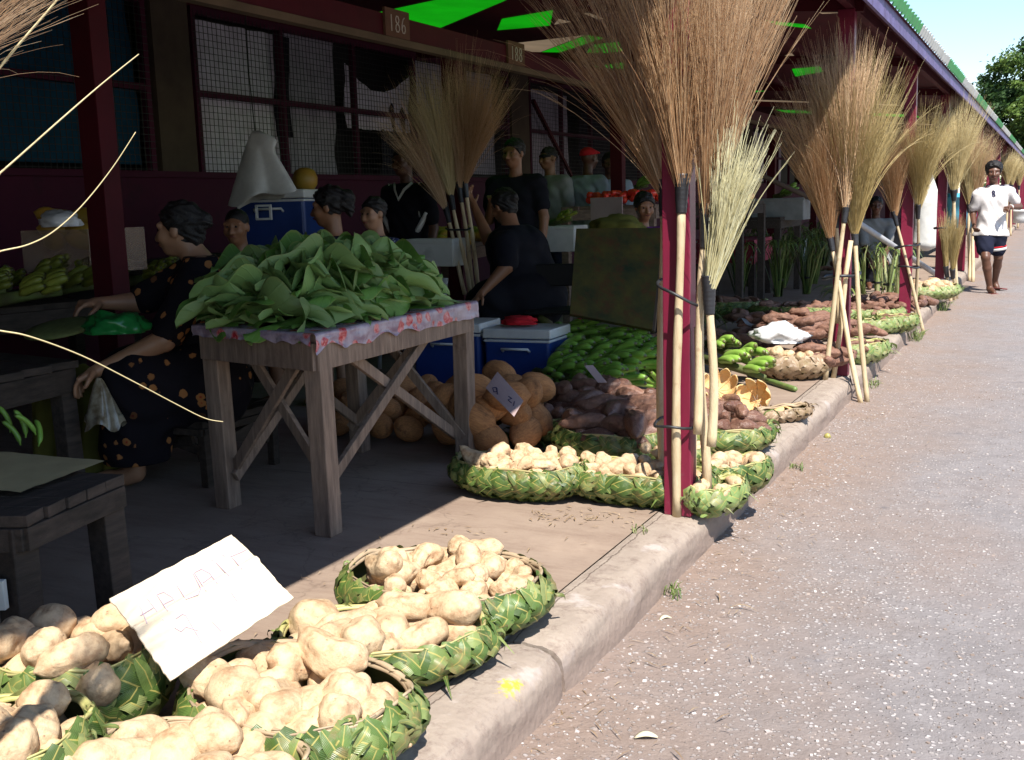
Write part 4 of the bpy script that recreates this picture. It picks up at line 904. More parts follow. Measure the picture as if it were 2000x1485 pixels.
# big heap in the shade, growing lighter towards the sunlit tip
def bx(px, z, d, nw, nb, label, ms=BG, **k):
    a = AZ(*px, z); bunch(a, a + Vector(d), nw, nb, label, ms, **k)
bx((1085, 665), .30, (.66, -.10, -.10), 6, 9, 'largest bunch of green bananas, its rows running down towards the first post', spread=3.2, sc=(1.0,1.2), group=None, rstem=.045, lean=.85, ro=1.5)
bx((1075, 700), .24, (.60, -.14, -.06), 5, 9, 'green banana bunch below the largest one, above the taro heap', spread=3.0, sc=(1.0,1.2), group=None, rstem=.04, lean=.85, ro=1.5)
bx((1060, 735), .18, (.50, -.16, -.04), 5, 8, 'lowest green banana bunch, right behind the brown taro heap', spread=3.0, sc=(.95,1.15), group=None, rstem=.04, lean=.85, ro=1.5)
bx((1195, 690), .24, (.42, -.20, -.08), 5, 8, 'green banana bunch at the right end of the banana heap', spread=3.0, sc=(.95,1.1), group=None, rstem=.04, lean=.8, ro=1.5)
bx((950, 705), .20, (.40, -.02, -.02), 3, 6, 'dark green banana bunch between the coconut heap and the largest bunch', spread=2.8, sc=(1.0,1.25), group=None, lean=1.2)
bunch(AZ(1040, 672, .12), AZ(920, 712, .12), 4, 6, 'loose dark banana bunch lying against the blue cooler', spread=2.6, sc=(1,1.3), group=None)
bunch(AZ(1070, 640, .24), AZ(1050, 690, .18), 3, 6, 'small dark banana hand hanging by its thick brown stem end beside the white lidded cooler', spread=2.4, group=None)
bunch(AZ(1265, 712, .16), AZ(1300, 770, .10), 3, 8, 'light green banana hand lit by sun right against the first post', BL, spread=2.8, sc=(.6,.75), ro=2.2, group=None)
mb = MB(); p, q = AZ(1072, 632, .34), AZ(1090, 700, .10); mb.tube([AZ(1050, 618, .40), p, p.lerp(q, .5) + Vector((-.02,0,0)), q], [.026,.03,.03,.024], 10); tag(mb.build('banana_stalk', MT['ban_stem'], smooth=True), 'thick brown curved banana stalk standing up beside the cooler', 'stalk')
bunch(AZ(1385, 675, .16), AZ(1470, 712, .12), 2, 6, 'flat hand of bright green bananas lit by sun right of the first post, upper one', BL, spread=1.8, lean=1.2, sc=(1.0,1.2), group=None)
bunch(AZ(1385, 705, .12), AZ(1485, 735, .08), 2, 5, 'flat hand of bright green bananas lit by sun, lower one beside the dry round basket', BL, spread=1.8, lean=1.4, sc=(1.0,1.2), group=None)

# ---------------------------------------------------------------- tables
def trestle(name, cor, z, label, leg=.075, th=.03, apron=.10, mt='wood', cat='table', braces=True, group=None, legs=(0,1,2,3), inset=.05):
    """cor: four corners front-right, front-left, back-left, back-right (x, y)"""
    C = [Vector((x, y, 0)) for x, y in cor]; c0 = sum(C, Vector())/4; T = empty(name, c0, 0, label, cat, group)
    L = [p - c0 for p in C]; mb = MB()
    nb = 5
    for i in range(nb):
        a = L[0].lerp(L[1], (i+.5)/nb); b = L[3].lerp(L[2], (i+.5)/nb); wdt = (L[1]-L[0]).length/nb*.97
        mb.bar(a + Vector((0,0,z - th/2)), b + Vector((0,0,z - th/2 + .002*i % .003)), th, wdt, up=(1,0,0) if False else (L[1]-L[0]).normalized())
    mb.build('table_top', MT[mt], T, bevel=.002)
    for i in range(4):
        a, b = L[i], L[(i+1) % 4]; mb = MB(); ins = lambda p: p*(1 - .02)
        mb.bar(ins(a) + Vector((0,0,z - th - apron/2 - .002)), ins(b) + Vector((0,0,z - th - apron/2 - .002)), apron, .025, up=((b-a).cross(Vector((0,0,1)))).normalized())
        mb.build('apron', MT[mt], T, bevel=.002)
    lp = []
    for i in legs:
        p = L[i]*(1 - inset/ max(.2, L[i].length)*1.2); lp.append(p); mb = MB(); q = p + Vector((rnd(-.01,.01), rnd(-.01,.01), 0))
        mb.bar(q, p + Vector((0,0,z - th - .002)), leg, leg, up=(0,1,0)); mb.build('leg', MT[mt], T, bevel=.004)
    if braces:
        for i in range(len(lp)):
            a, b = lp[i], lp[(i+1) % len(lp)]
            if braces == 'x':
                for s_, (u, v) in ((1, (a, b)), (-1, (b, a))):
                    mb = MB(); n_ = (b-a).cross(Vector((0,0,1))).normalized()*(.045 + .012*s_); mb.bar(u + Vector((0,0,.13)) - n_*0 + n_, v.lerp(u, .22) + Vector((0,0,z - .10)) + n_, .044, .020, up=n_.normalized()); mb.build('brace', MT[mt], T, bevel=.002)
    return T
random.seed(5)
trestle('market_table', [(-2.32, 3.06), (-3.0, 3.22), (-3.06, 4.36), (-2.36, 4.32)], .75, 'weathered wooden table with crossed braces carrying the heap of big green leaves', braces='x', leg=.074)
# printed plastic cloth
def cloth_mat():
    s = NT('flowered_plastic_cloth'); v = s.n('TexVoronoi'); v.inputs['Scale'].default_value = 15; s.l(s.tc.outputs['Object'], v.inputs[0])
    d = s.math('ADD', v.outputs['Distance'], s.math('MULTIPLY', s.noise(22, 4), .35)); m_ = s.ramp(d, [(.52, 1.), (.60, 0.)])
    fl = s.ramp(s.noise(50, 3), [(.4, (.42,.03,.04)), (.6, (.62,.22,.22))]); base = s.mix(s.ramp(s.noise(16, 5), [(.4, 0.), (.6, 1.)]), (.27,.19,.25), (.40,.33,.39))
    s.bump(s.noise(18, 6, .6), .7, .01); return s.set(s.mix(m_, base, fl), .22, .6)
MT['tcloth'] = cloth_mat()
def drape(name, cor, z, drop, label, mat, edges=((0,1),(3,0)), cat='tablecloth', seed=1, ragged=.05, over=.012):
    C = [Vector((x, y, z + .006)) for x, y in cor]; mb = MB(); mb.grid(lambda u, v: C[0].lerp(C[1], u).lerp(C[3].lerp(C[2], u), v) + Vector((0,0,.002*noise.noise(Vector((u*9, v*9, seed))))), 16, 20)
    for i, j in edges:
        a, b = C[i], C[j]; out = (b-a).cross(Vector((0,0,1))).normalized(); cen = sum(C, Vector())/4
        if out.dot(a - cen) < 0: out = -out
        dr = drop[(i, j)] if isinstance(drop, dict) else drop
        def fn(u, v):
            p = a.lerp(b, u); h = dr*(1 - ragged*8*abs(noise.noise(Vector((u*7, seed, i))))*(1)) ; h = max(.02, h)
            return p + out*(over*min(1, v*5) + .012*noise.noise(Vector((u*12, v*3, seed + 4)))*v) - Vector((0,0,1))*h*max(0, v - .08)
        mb.grid(fn, 60, 10)
    o = mb.build(name, MT[mat], smooth=True); return tag(o, label, cat)
drape('tablecloth', [(-2.315, 3.05), (-3.01, 3.21), (-3.065, 4.365), (-2.35, 4.325)], .75, {(0,1): .05, (3,0): .085}, 'torn shiny plastic tablecloth printed with red flowers hanging over the leaf table edge', 'tcloth', edges=((0,1), (3,0)), ragged=.09)

# big leaves -------------------------------------------------
def leaf_mat():
    s = NT('taro_leaf'); au = s.attr('au'); ar = s.attr('ar'); g = s.n('NewGeometry')
    c = s.mix(s.ramp(s.noise(6, 5), [(.3, 0.), (.7, 1.)]), (.075,.18,.030), (.125,.25,.045))
    c = s.mix(g.outputs['Backfacing'], c, (.18,.29,.09))
    vein = s.math('ABSOLUTE', s.math('SINE', s.math('MULTIPLY', s.math('SUBTRACT', ar, s.math('MULTIPLY', s.math('ABSOLUTE', au), .55)), 17)))
    c = s.mix(s.ramp(vein, [(.0, .5), (.10, 0.)]), c, (.20,.32,.12)); c = s.mix(s.ramp(s.math('ABSOLUTE', au), [(.0, .8), (.03, .8), (.05, 0.)]), c, (.26,.36,.14))
    c = s.mix(s.ramp(s.math('ABSOLUTE', au), [(.95, 0.), (1.0, .5)]), c, (.30,.30,.08))
    c = s.mix(1.0, c, s.math('MULTIPLY_ADD', s.oi.outputs['Random'], .7, .65), 'MULTIPLY')
    s.bump(s.math('ADD', s.ramp(vein, [(0., 0.), (.3, 1.)]), s.noise(20, 4)), .4, .004); s.set(c, .48, .4)
    t = s.n('BsdfTranslucent'); s.l(c, t.inputs[0]); mx = s.n('MixShader'); mx.inputs[0].default_value = .2
    s.l(s.b.outputs[0], mx.inputs[1]); s.l(t.outputs[0], mx.inputs[2]); s.l(mx.outputs[0], s.out.inputs[0]); return s.m
MT['leaf'] = leaf_mat()
def leaf_me(i, L=.34, W=.24, fold=.8, curl=.5, wave=.02):
    random.seed(300 + i); mb = MB(); ph = rnd(0, 6)
    def P(u, v):
        s = u; t = 2*v - 1
        w_ = W/2*(math.sin(math.pi*min(1, (s*.97 + .03)**.62))**.8)*(1 if s > .12 else .75 + 2*s); y = t*w_; x = s*L + (-.07*L*abs(t)**1.5 if s < .3 else 0)*(1 - s/.3 if s < .3 else 0)
        a = fold*abs(t)**1.2; z = abs(y)*math.sin(a); y = y*math.cos(a)
        z += wave*math.sin(s*9 + ph + t*3)*abs(t) ; b = curl*(s - .3)
        return Vector((x, y, z - b*abs(b)*L*.9))
    mb.grid(P, 14, 10, au=lambda u, v: 2*v - 1)
    mb.ar = [i_/14 for i_ in range(15) for _ in range(11)]
    st = MB(); st.tube([(-.05, 0, -.004), (0, 0, -.002), (L*.25, 0, -.001)], [.004,.0035,.002], 5); o = len(mb.v); mb.v += st.v; mb.f += [tuple(k + o for k in f) for f in st.f]; mb.au += [0.]*len(st.v); mb.ar += [.5]*len(st.v)
    return mb.mesh('taro_leaf', MT['leaf'])
LV = [leaf_me(i, *a) for i, a in enumerate([(.32,.31,.15,.25,.02), (.30,.30,.5,.4,.03), (.34,.32,.9,.2,.03), (.28,.30,-.4,.4,.03), (.32,.30,1.2,.25,.02), (.27,.28,.3,-.6,.03), (.34,.33,1.0,.6,.03), (.30,.28,-.6,.3,.03)])]
random.seed(31)
def hleaf(x, y):   # heap surface over the table
    u = (x + 2.70)/.37; v = (y - 3.68)/.58; return .19*max(0, 1 - abs(u)**2.6)**.6*max(0, 1 - abs(v)**2.8)**.7*(1 - .25*v*0 + .12*math.sin(v*2 + u))
mb = MB(); mb.grid(lambda u, v: Vector((-3.0 + .64*u, 3.2 + 1.05*v, .757 + max(0, hleaf(-3.0 + .64*u, 3.2 + 1.05*v) - .035))), 20, 30)
grp = 'big green leaves heaped on the table'
tag(mb.build('leaf_stack', MT['leaf'], smooth=True), 'inner packed stack of big green leaves under the loose ones on the table', 'leaves')
n = 0
for L_ in range(12):
    zl = .772 + .0175*L_; k = max(.12, 1 - ((zl - .76)/.25)**2.2)**.5; a_, b_ = .335*k, .545*k; cnt = max(8, int(19*k))
    for i in range(cnt):
        t = (i + rnd(-.3,.3))/cnt*2*math.pi + L_*.7; px_ = a_*math.copysign(abs(math.cos(t))**.75, math.cos(t)); py_ = b_*math.copysign(abs(math.sin(t))**.75, math.sin(t))
        nx, ny = math.cos(t)/a_, math.sin(t)/b_; ang = math.atan2(ny, nx) + random.gauss(0, .45); f = Vector((math.cos(ang), math.sin(ang), 0)); inn = rnd(.09, .15)
        q = Quaternion((0,0,1), ang) @ Quaternion((0,1,0), random.gauss(-.02, .11)) @ Quaternion((1,0,0), random.gauss(0, .22))
        o = inst('taro_leaf', random.choice(LV), None, Vector((-2.70 + px_ - .03*L_/12, 3.69 + py_, zl + rnd(-.006,.006))) - f*(inn + .03), q, rnd(.56, .86)); tag(o, 'big green heart shaped leaf heaped loosely on the wooden table', 'leaf', grp); n += 1
for i in range(70):
    t = rnd(0, 6.3); r_ = math.sqrt(random.random())*.62; x, y = -2.69 + .345*r_*math.cos(t), 3.71 + .575*r_*math.sin(t); q = Quaternion((0,0,1), rnd(0, 6.3)) @ Quaternion((0,1,0), random.gauss(0, .2)) @ Quaternion((1,0,0), random.gauss(0, .35))
    o = inst('taro_leaf', random.choice(LV), None, (x, y, .775 + .20*(1 - r_**2.4)**.5 + rnd(-.01,.015)), q, rnd(.5, .75)); tag(o, 'big green heart shaped leaf heaped loosely on the wooden table', 'leaf', grp)
for (px, py, d, e, sc, li) in ((560, 515, 4.30, (1.2, -.4, .3), .62, 0), (600, 612, 3.98, (.9, .5, -1.2), .6, 1), (735, 580, 4.25, (1.5, .2, 1.3), .6, 0), (500, 580, 4.2, (.3,.1,.1), .8, 4)):
    o = inst('taro_leaf', LV[li], None, AD(px, py, d), e, sc); tag(o, 'big green heart shaped leaf heaped loosely on the wooden table', 'leaf', grp)

# low bench in the left foreground
random.seed(6)
trestle('low_bench', [(-2.33, 2.16), (-2.24, 1.75), (-2.95, 1.45), (-3.05, 2.05)], .46, 'low dark wooden bench with a sheet of brown paper on it at the left edge', leg=.075, th=.03, apron=.06, mt='darkwood', cat='bench', braces=False)
c = [AZ(0, 885, .475), AZ(205, 903, .475), AZ(40, 965, .475), AZ(-120, 950, .475)]
mb = MB(); mb.grid(lambda u, v: c[0].lerp(c[1], u).lerp(c[3].lerp(c[2], u), v) + Vector((0,0,.004 + .006*abs(noise.noise(Vector((u*4, v*4, 3)))))), 14, 12)
o = mb.build('paper_sheet', generic('brown_paper', (.50,.41,.22), (.40,.32,.17), 4, .8, .1, .3, 10, .01, 0), smooth=True); tag(o, 'creased sheet of brown paper spread on the low bench', 'paper')
mb = MB(); mb.bar((-2.27, 1.70, .27), (-2.95, 1.40, .27), .020, .075, up=(0,0,1)); tag(mb.build('plank', MT['white_sheet'], bevel=.002), 'short white painted plank end sticking in from the left edge below the bench', 'plank')

# back stalls -------------------------------------------------
random.seed(7)
trestle('stall_table', [(-4.55, 4.30), (-4.75, 3.2), (-5.9, 3.2), (-5.9, 5.2)], .75, 'dark stall table of ripening bananas at the left edge', mt='darkwood', braces=False)
trestle('stall_table', [(-4.35, 5.0), (-4.5, 4.6), (-5.9, 5.5), (-5.3, 6.4)], .78, 'dark stall table behind the woman in the flowered dress', mt='darkwood', braces=False)
trestle('stall_table', [(-4.35, 7.55), (-4.9, 7.4), (-5.6, 9.0), (-4.8, 9.4)], .86, 'stall table of orange papayas behind the boy', mt='wood_h', braces=False)
trestle('stall_table', [(-3.4, 9.9), (-4.3, 9.7), (-4.3, 10.5), (-3.4, 10.9)], 1.15, 'high stall table of tomatoes at the back of the hall', mt='wood_h', braces=False)
trestle('stall_table', [(-2.9, 11.2), (-3.4, 10.95), (-3.5, 11.9), (-2.9, 12.2)], 1.15, 'high stall table of tomatoes and green vegetables behind the first post', mt='darkwood', braces=False)
trestle('stall_table', [(-2.9, 13.0), (-4.2, 13.0), (-4.2, 14.2), (-2.9, 14.2)], .95, 'stall table with bananas in the shade right of the first post', mt='darkwood', braces=False)
for i, (x, y, l) in enumerate([(-4.9, 3.6, 'near the left edge'), (-5.1, 4.05, 'under the papaya box'), (-5.0, 4.5, 'right of the papaya box')]):
    for k in range(3 if i < 2 else 2):
        b = Vector((x - .1 + .22*k, y + rnd(-.1,.1), .80 + .05*(k % 2))); bunch(b, b + Vector((rnd(.1,.2), rnd(-.15,.15), .02)), 2, 7, 'ripening yellow green bananas on the left stall table ' + l, BY, spread=2.6, lean=.8, group='bananas on the left stall')
for k, (px, py) in enumerate([(265, 505), (300, 515), (330, 520)]):
    b = AD(px, py, 6.4); b.z = .80; bunch(b, b + Vector((.15, rnd(-.1,.1), .02)), 2, 7, 'yellow green bananas on the stall table between the dark inner post and the woman', BY, spread=2.6, group='bananas behind the woman')
PAP = [root_mesh('papaya', MT['papaya'], 110 + i, .2, .055, .1, .5, .06, 3, .005) for i in range(3)]
c = AY(775, 470, 8.0); heap(-4.85, 8.3, .86, .4, .7, .05, 44, PAP, 'papaya', 'papaya', 'orange papaya on the stall table behind the boy', 'papayas behind the boy', dm(.04, .12), .3, (.8,1.05), seed=44, tilt=.2)
for k in range(9):
    c = AD(115 + (k % 3)*48 + rnd(-6,6), 470 - 22*(k//3), 6.1); o = inst('papaya', random.choice(PAP), None, c, (rnd(-.3,.3), rnd(-.3,.3), rnd(0,3)), 1.15); tag(o, 'orange papaya heaped in the clear crate at the left stall', 'papaya', 'papayas in the clear crate')
mb = MB(); c = AD(165, 482, 6.1)
for dx, dy, sx, sy in ((0,-.2,.52,.01), (0,.2,.52,.01), (-.26,0,.01,.4), (.26,0,.01,.4)): mb.box((c.x + dx, c.y + dy, c.z - .02), (sx, sy, .24))
mb.box((c.x, c.y, c.z - .135), (.52,.4,.01))
cl = NT('clear_crate_plastic'); cl.set((.5,.36,.28), .3, .5); cl.b.inputs['Alpha'].default_value = .35
tag(mb.build('crate', cl.m), 'clear plastic crate of papayas standing among bananas at the left stall', 'crate')
crumple('plastic_bag', AD(118, 437, 6.0), (.13,.10,.07), bagm, 'thin shiny plastic bag on the papaya crate, caught by a patch of sun', 'bag', 7, .4)
TOM = [root_mesh('tomato', MT['tomato'], 120, .075, .036, 0, .1, .05, 3, .004)]
for cx, cy, n_, lab, sd in ((-3.85, 10.25, 60, 'red tomato on the high table in front of the man with sunglasses', 1), (-3.12, 11.6, 22, 'red tomato on the high table behind the first post', 2)):
    heap(cx, cy, 1.15, .40 if sd == 1 else .22, .28, .038, n_, TOM, 'tomato', 'tomato', lab, 'tomatoes, heap %s' % ('near the man' if sd == 1 else 'behind the first post'), dm(.04, .10), 0, (.8,1.2), seed=50 + sd)
heap(-3.6, 10.6, 1.15, .12, .12, .06, 5, COC, 'coconut', 'coconut', 'dark round fruit beside the tomatoes on the high table', 'round fruit by the tomatoes', dm(.06,.1), 0, (.6,.7), seed=8)
for k, (px, py, d, lab) in enumerate([(1240, 368, 12.5, 'bright green vegetable bunch on the table behind the first post'), (1085, 435, 9.6, 'green bunch of bananas in the white box below the tomato table'), (1520, 384, 13.2, 'yellow green bananas in the white box seen between the broom fans')]):
    b = AD(px, py, d); bunch(b, b + Vector((.12, 0, .02)), 2, 6, lab, BL if k != 1 else BY, spread=2.8, group=None, cat='bananas', sc=(.6,.9))
for (px, py, d, s3, lab, mt) in [(1098, 465, 9.6, (.36,.3,.22), 'white box of green bananas below the tomato table', 'white_plastic'), (1525, 408, 13.2, (.62,.4,.26), 'pale blue grey box of bananas between the broom fans', 'grey_cloth'), (1185, 425, 9.5, (.3,.02,.35), 'pale card hanging in front of the tomato table', 'pinkcard'), (850, 492, 8.2, (.42,.2,.2), 'white carton below the papaya table', 'white_sheet')]:
    c = AD(px, py, d); mb = MB(); x, y, z = s3
    if z > .3: mb.box(c, s3)
    else:
        for dx, dy, sx, sy in ((0,-y/2,x,.012), (0,y/2,x,.012), (-x/2,0,.012,y), (x/2,0,.012,y)): mb.box((c.x + dx, c.y + dy, c.z), (sx, sy, z))
        mb.box((c.x, c.y, c.z - z/2), (x*1.02, y*1.02, .012)); mb.box((c.x, c.y - y/2 - .008, c.z + z/2 - .02), (x*1.04, .012, .03))
    tag(mb.build('box' if z <= .3 else 'hanging_card', MT[mt], bevel=.004), lab, 'box' if z <= .3 else 'card')

# coolers
def cooler(c, sz, rz, label, lid=.06, mt='blue_plastic'):
    T = empty('cooler', c, rz, label, 'cooler', 'blue coolers with white lids'); x, y, z = sz
    m = MB(); m.box((0,0,(z-lid)/2), (x, y, z-lid)); m.build('body', MT[mt], T, bevel=.02)
    m = MB(); m.box((0,0,z-lid/2), (x*1.04, y*1.04, lid)); m.box((0,0,z-lid*1.25), (x*1.02, y*1.02, lid*.3)); m.build('lid', MT['white_plastic'], T, bevel=.015)
    m = MB(); m.tube([(-x*.2,-y*.52,z*.68), (-x*.2,-y*.60,z*.72), (x*.2,-y*.60,z*.72), (x*.2,-y*.52,z*.68)], .009, 6); m.build('carry_handle', MT['white_plastic'], T, smooth=True); return T
cooler((-2.93, 6.05, 0), (.44,.34,.43), .05, 'blue cooler with white lid and red cloth on top beside the green bananas')
cooler((-3.42, 6.02, 0), (.46,.34,.46), .10, 'blue cooler with white lid seen behind the right legs of the leaf table')
c = AD(545, 372, 7.6); cooler((c.x, c.y, c.z - .46), (.50,.40,.46), .30, 'large blue cooler with a white latch, high behind the seated girl')
m = MB(); c2 = AD(515, 415, 7.35)
for dx, dz, sx, sz in ((0,.045,.11,.014), (0,-.045,.11,.014), (-.05,0,.014,.1), (.05,0,.014,.1)): m.box((dx, 0, dz), (sx, .02, sz))
o = m.build('latch', MT['white_plastic'], loc=c2); o.rotation_euler = (0,0,.3); tag(o, 'square white latch frame on the front of the large blue cooler', 'latch')
trestle('stall_table', [(-4.95, 5.9), (-5.9, 5.6), (-6.3, 6.9), (-5.1, 7.1)], AD(545, 372, 7.6).z - .47, 'dark table that carries the large blue cooler against the wall', mt='darkwood', braces=False)
mb = MB(); mb.lathe([(0.001,-.09),(.05,-.08),(.085,-.03),(.09,.02),(.07,.07),(.03,.09),(.001,.092)], 20); tag(mb.build('melon', MT['papaya'], smooth=True, loc=AD(596, 353, 7.7)), 'round orange melon standing on the lid of the large blue cooler', 'melon')
crumple('red_cloth', Vector((-2.98, 6.03, .455)), (.12,.08,.035), MT['red_cloth'], 'crumpled red and white cloth lying on the cooler lid by the bananas', 'cloth', 9, .5)
# white bag hanging from the ceiling beam
mb = MB(); c = AD(503, 330, 7.0)
def bagf(u, v):
    a = 2*math.pi*u; r = (.02 + .22*v**.8)*(1 + 1.1*max(0, math.cos(a - .2))*math.exp(-((v-.13)/.13)**2) + .16*math.sin(3*a + 1) + .12*math.sin(5*a + 2)*v); return c + Vector((math.cos(a)*r, math.sin(a)*r*.45, .24 - .44*v + .02*math.sin(4*a)*v + .05*math.cos(a)*v))
mb.grid(bagf, 48, 16); s_ = mb.build('hanging_bag', MT['white_cloth'], smooth=True).modifiers.new('s', 'SOLIDIFY'); s_.thickness = .003
o = s_.id_data; tag(o, 'white plastic bag hanging from a cord in front of the mesh window', 'bag')
m = MB(); m.tube([c + Vector((0,0,.23)), c + Vector((-.02,.0,.6)), c + Vector((-.01,0,1.35))], .004, 5); m.build('cord', MT['black'], o)
# tilted display board
P4 = [AD(1125, 452, 6.9), AD(1294, 450, 6.9), AD(1272, 648, 6.6), AD(1112, 618, 6.6)]; mb = MB()
mb.grid(lambda u, v: P4[0].lerp(P4[1], u).lerp(P4[3].lerp(P4[2], u), v), 4, 4)
bdm = generic('stained_board', (.075,.060,.016), (.020,.030,.016), 7, .9, .1, .3, 20, .004, 0, dirt=(.075,.03,.015), dscale=9, dthr=.5)
o = mb.build('display_board', bdm); s_ = o.modifiers.new('s', 'SOLIDIFY'); s_.thickness = .03; tag(o, 'dark green and brown stained board standing tilted behind the bananas', 'board')
mb = MB(); d_ = (P4[1] - P4[0]).normalized()*.012; mb.bar(P4[1] + d_, P4[2] + d_, .02, .036); mb.build('board_edge', MT['column'], o)
crumple('sack', AD(1205, 450, 7.3), (.18,.14,.10), MT['olive_cloth'], 'khaki sack behind the top edge of the tilted board', 'sack', 12, .3)
# buckets and the red chair behind the sitting woman
def bucket(c, r, h, lab, mt='white_plastic', rim=None):
    T = empty('bucket', c, 0, lab, 'bucket', 'plastic buckets'); m = MB()
    m.lathe([(.001, 0), (r*.84, 0), (r*.9, h*.4), (r*.97, h*.86), (r*1.05, h*.87), (r*1.05, h*.9), (r*.98, h*.91), (r*1.0, h), (r*.95, h), (r*.85, h*.1)], 24); m.build('body', MT[mt], T, smooth=True)
    m = MB(); m.tube([(math.cos(a)*r*1.06, .0 + math.sin(a)*r*.3, h*.85 - math.sin(a)*h*.25) for a in [i*math.pi/8 for i in range(9)]], .004, 5); m.build('carry_handle', MT['steel'], T, smooth=True); return T
bucket(AZ(1092, 600, .02), .16, .32, 'white ribbed bucket standing behind the red folding chair'); c = AZ(1092, 600, .02); bucket((c.x, c.y, .34), .15, .30, 'white bucket stacked on the other one behind the red folding chair')
bucket(AZ(1563, 512, 0), .20, .42, 'white bucket among the shaded taro stalks'); 
MT['cyan'] = generic('light_blue_plastic', (.10,.42,.60), (.08,.36,.52), 6, .35, .5, .1, 20, .002, 0)
bucket(AD(1876, 445, 19.5), .30, .62, 'light blue bucket behind the man running past', 'cyan'); bucket(AD(1992, 436, 36), .3, .45, 'white bucket far down the kerb behind the running man')
MT['red_paint'] = generic('dark_red_paint', (.22,.01,.015), (.15,.01,.01), 5, .5, .3, .1, 20, .002, 0)
T = empty('folding_chair', AD(1085, 600, 7.6), .3, 'red metal folding chair beside the woman in black', 'chair'); T.location.z = 0
for s_ in (-.2, .2):
    m = MB(); m.tube([(s_, -.25, 0), (s_, .15, .75)], .013, 6); m.build('leg', MT['red_paint'], T, smooth=True); m = MB(); m.tube([(s_*.9, .25, 0), (s_*.9, -.18, .45)], .013, 6); m.build('leg', MT['red_paint'], T, smooth=True)
m = MB(); m.box((0, 0, .44), (.4,.38,.03)); m.build('seat', MT['black'], T, bevel=.01); m = MB(); m.box((0, .14, .68), (.38,.03,.16)); m.build('backrest', MT['black'], T, bevel=.01)
# white garden chair arm behind the boy
T = empty('garden_chair', AD(800, 560, 7.9), -.5, 'white plastic garden chair behind the boy in the checked shirt', 'chair'); T.location.z = 0; T.scale = (.8, .8, .78)
m = MB(); m.box((0,0,.42), (.46,.44,.03)); m.build('seat', MT['white_plastic'], T, bevel=.012)
m = MB(); m.grid(lambda u, v: Vector(((u-.5)*.44, .22 + .06*v - .05*math.cos((u-.5)*3), .44 + .42*v)), 10, 8); o = m.build('backrest', MT['white_plastic'], T, smooth=True); o.modifiers.new('s', 'SOLIDIFY').thickness = .012
for s_ in (-.25, .25):
    m = MB(); m.tube([(s_, .2, .66), (s_, -.1, .68), (s_, -.22, .64), (s_, -.23, .4)], [.022,.026,.024,.02], 8, flat=.6); m.build('armrest', MT['white_plastic'], T, smooth=True)
    for yy in (-.2, .2): m = MB(); m.tube([(s_*.9, yy, .42), (s_, yy*1.1, 0)], .02, 8); m.build('leg', MT['white_plastic'], T, smooth=True)
# pink flowered table and stalk bundles in the middle distance
pk = NT('pink_cloth'); v = pk.vor(16); MT['pink'] = pk.set(pk.mix(pk.ramp(pk.math('ADD', v, pk.math('MULTIPLY', pk.noise(40, 3), .3)), [(.32, 0.), (.42, 1.)]), (.42,.36,.40), (.36,.05,.08)), .7, .3)
cr = [(-3.05, 12.3), (-3.85, 12.5), (-3.95, 13.8), (-3.15, 13.6)]
trestle('stall_table', cr, .70, 'low table under the pink flowered cloth', mt='darkwood', braces=False)
drape('tablecloth', cr, .70, .30, 'red and white patterned tablecloth hanging from the low table beyond the first post', 'pink', edges=((0,1), (3,0)), ragged=.02)
def stalks(px, py, z, n, L, lit, lab, seed, d=None, lean=.35):  # lit bundles take paler leaf tones, shaded ones darker: light put into the colour
    random.seed(seed); c = AZ(px, py, z); T = empty('stalk_bundle', c, 0, lab, 'vegetable bundle', 'bundles of taro stalks')
    m = MB()
    for i in range(n):
        a = rnd(0, 6.3); r0 = rnd(0,.05); ln = rnd(0, lean); p = Vector((math.cos(a)*r0, math.sin(a)*r0, 0)); d_ = Vector((math.cos(a)*ln, math.sin(a)*ln, 1)).normalized(); l = L*rnd(.7,1.1)
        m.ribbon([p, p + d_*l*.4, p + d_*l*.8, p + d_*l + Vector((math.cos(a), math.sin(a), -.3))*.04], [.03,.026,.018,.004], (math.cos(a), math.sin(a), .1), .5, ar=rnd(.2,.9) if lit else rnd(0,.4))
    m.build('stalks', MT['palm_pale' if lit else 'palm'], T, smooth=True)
    m = MB(); m.lathe([(.045,-.012),(.058,-.008),(.058,.008),(.045,.012)], 12, c=(0,0,L*.3)); m.build('tie', MT['black'], T)
    m = MB()
    for i in range(n//2):
        a = rnd(0,6.3); p = Vector((math.cos(a)*.05, math.sin(a)*.05, L*.85)); q = Vector((math.cos(a), math.sin(a), 0)); m.ribbon([p, p + q*.08 + Vector((0,0,.09)), p + q*.18 + Vector((0,0,.05)), p + q*.24 - Vector((0,0,.05))], [.008,.02,.02,.002], (0,0,1), .4, ar=rnd(0,.5))
    m.build('leaf_tops', MT['palm'], T, smooth=True)
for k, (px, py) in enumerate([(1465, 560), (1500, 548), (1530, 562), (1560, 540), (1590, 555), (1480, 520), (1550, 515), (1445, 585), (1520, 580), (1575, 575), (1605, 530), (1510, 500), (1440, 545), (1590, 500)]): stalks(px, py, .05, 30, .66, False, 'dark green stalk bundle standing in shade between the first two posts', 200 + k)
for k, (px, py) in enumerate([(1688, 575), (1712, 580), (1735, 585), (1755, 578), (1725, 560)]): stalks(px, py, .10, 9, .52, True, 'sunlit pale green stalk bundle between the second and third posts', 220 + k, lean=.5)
mb = MB(); a, b = AD(1600, 385, 11.5), AD(1842, 545, 14.0); mb.tube([a, b], .035, 12); tag(mb.build('metal_pole', MT['steel'], smooth=True), 'grey metal pole slanting down to the right behind the third post', 'pole')
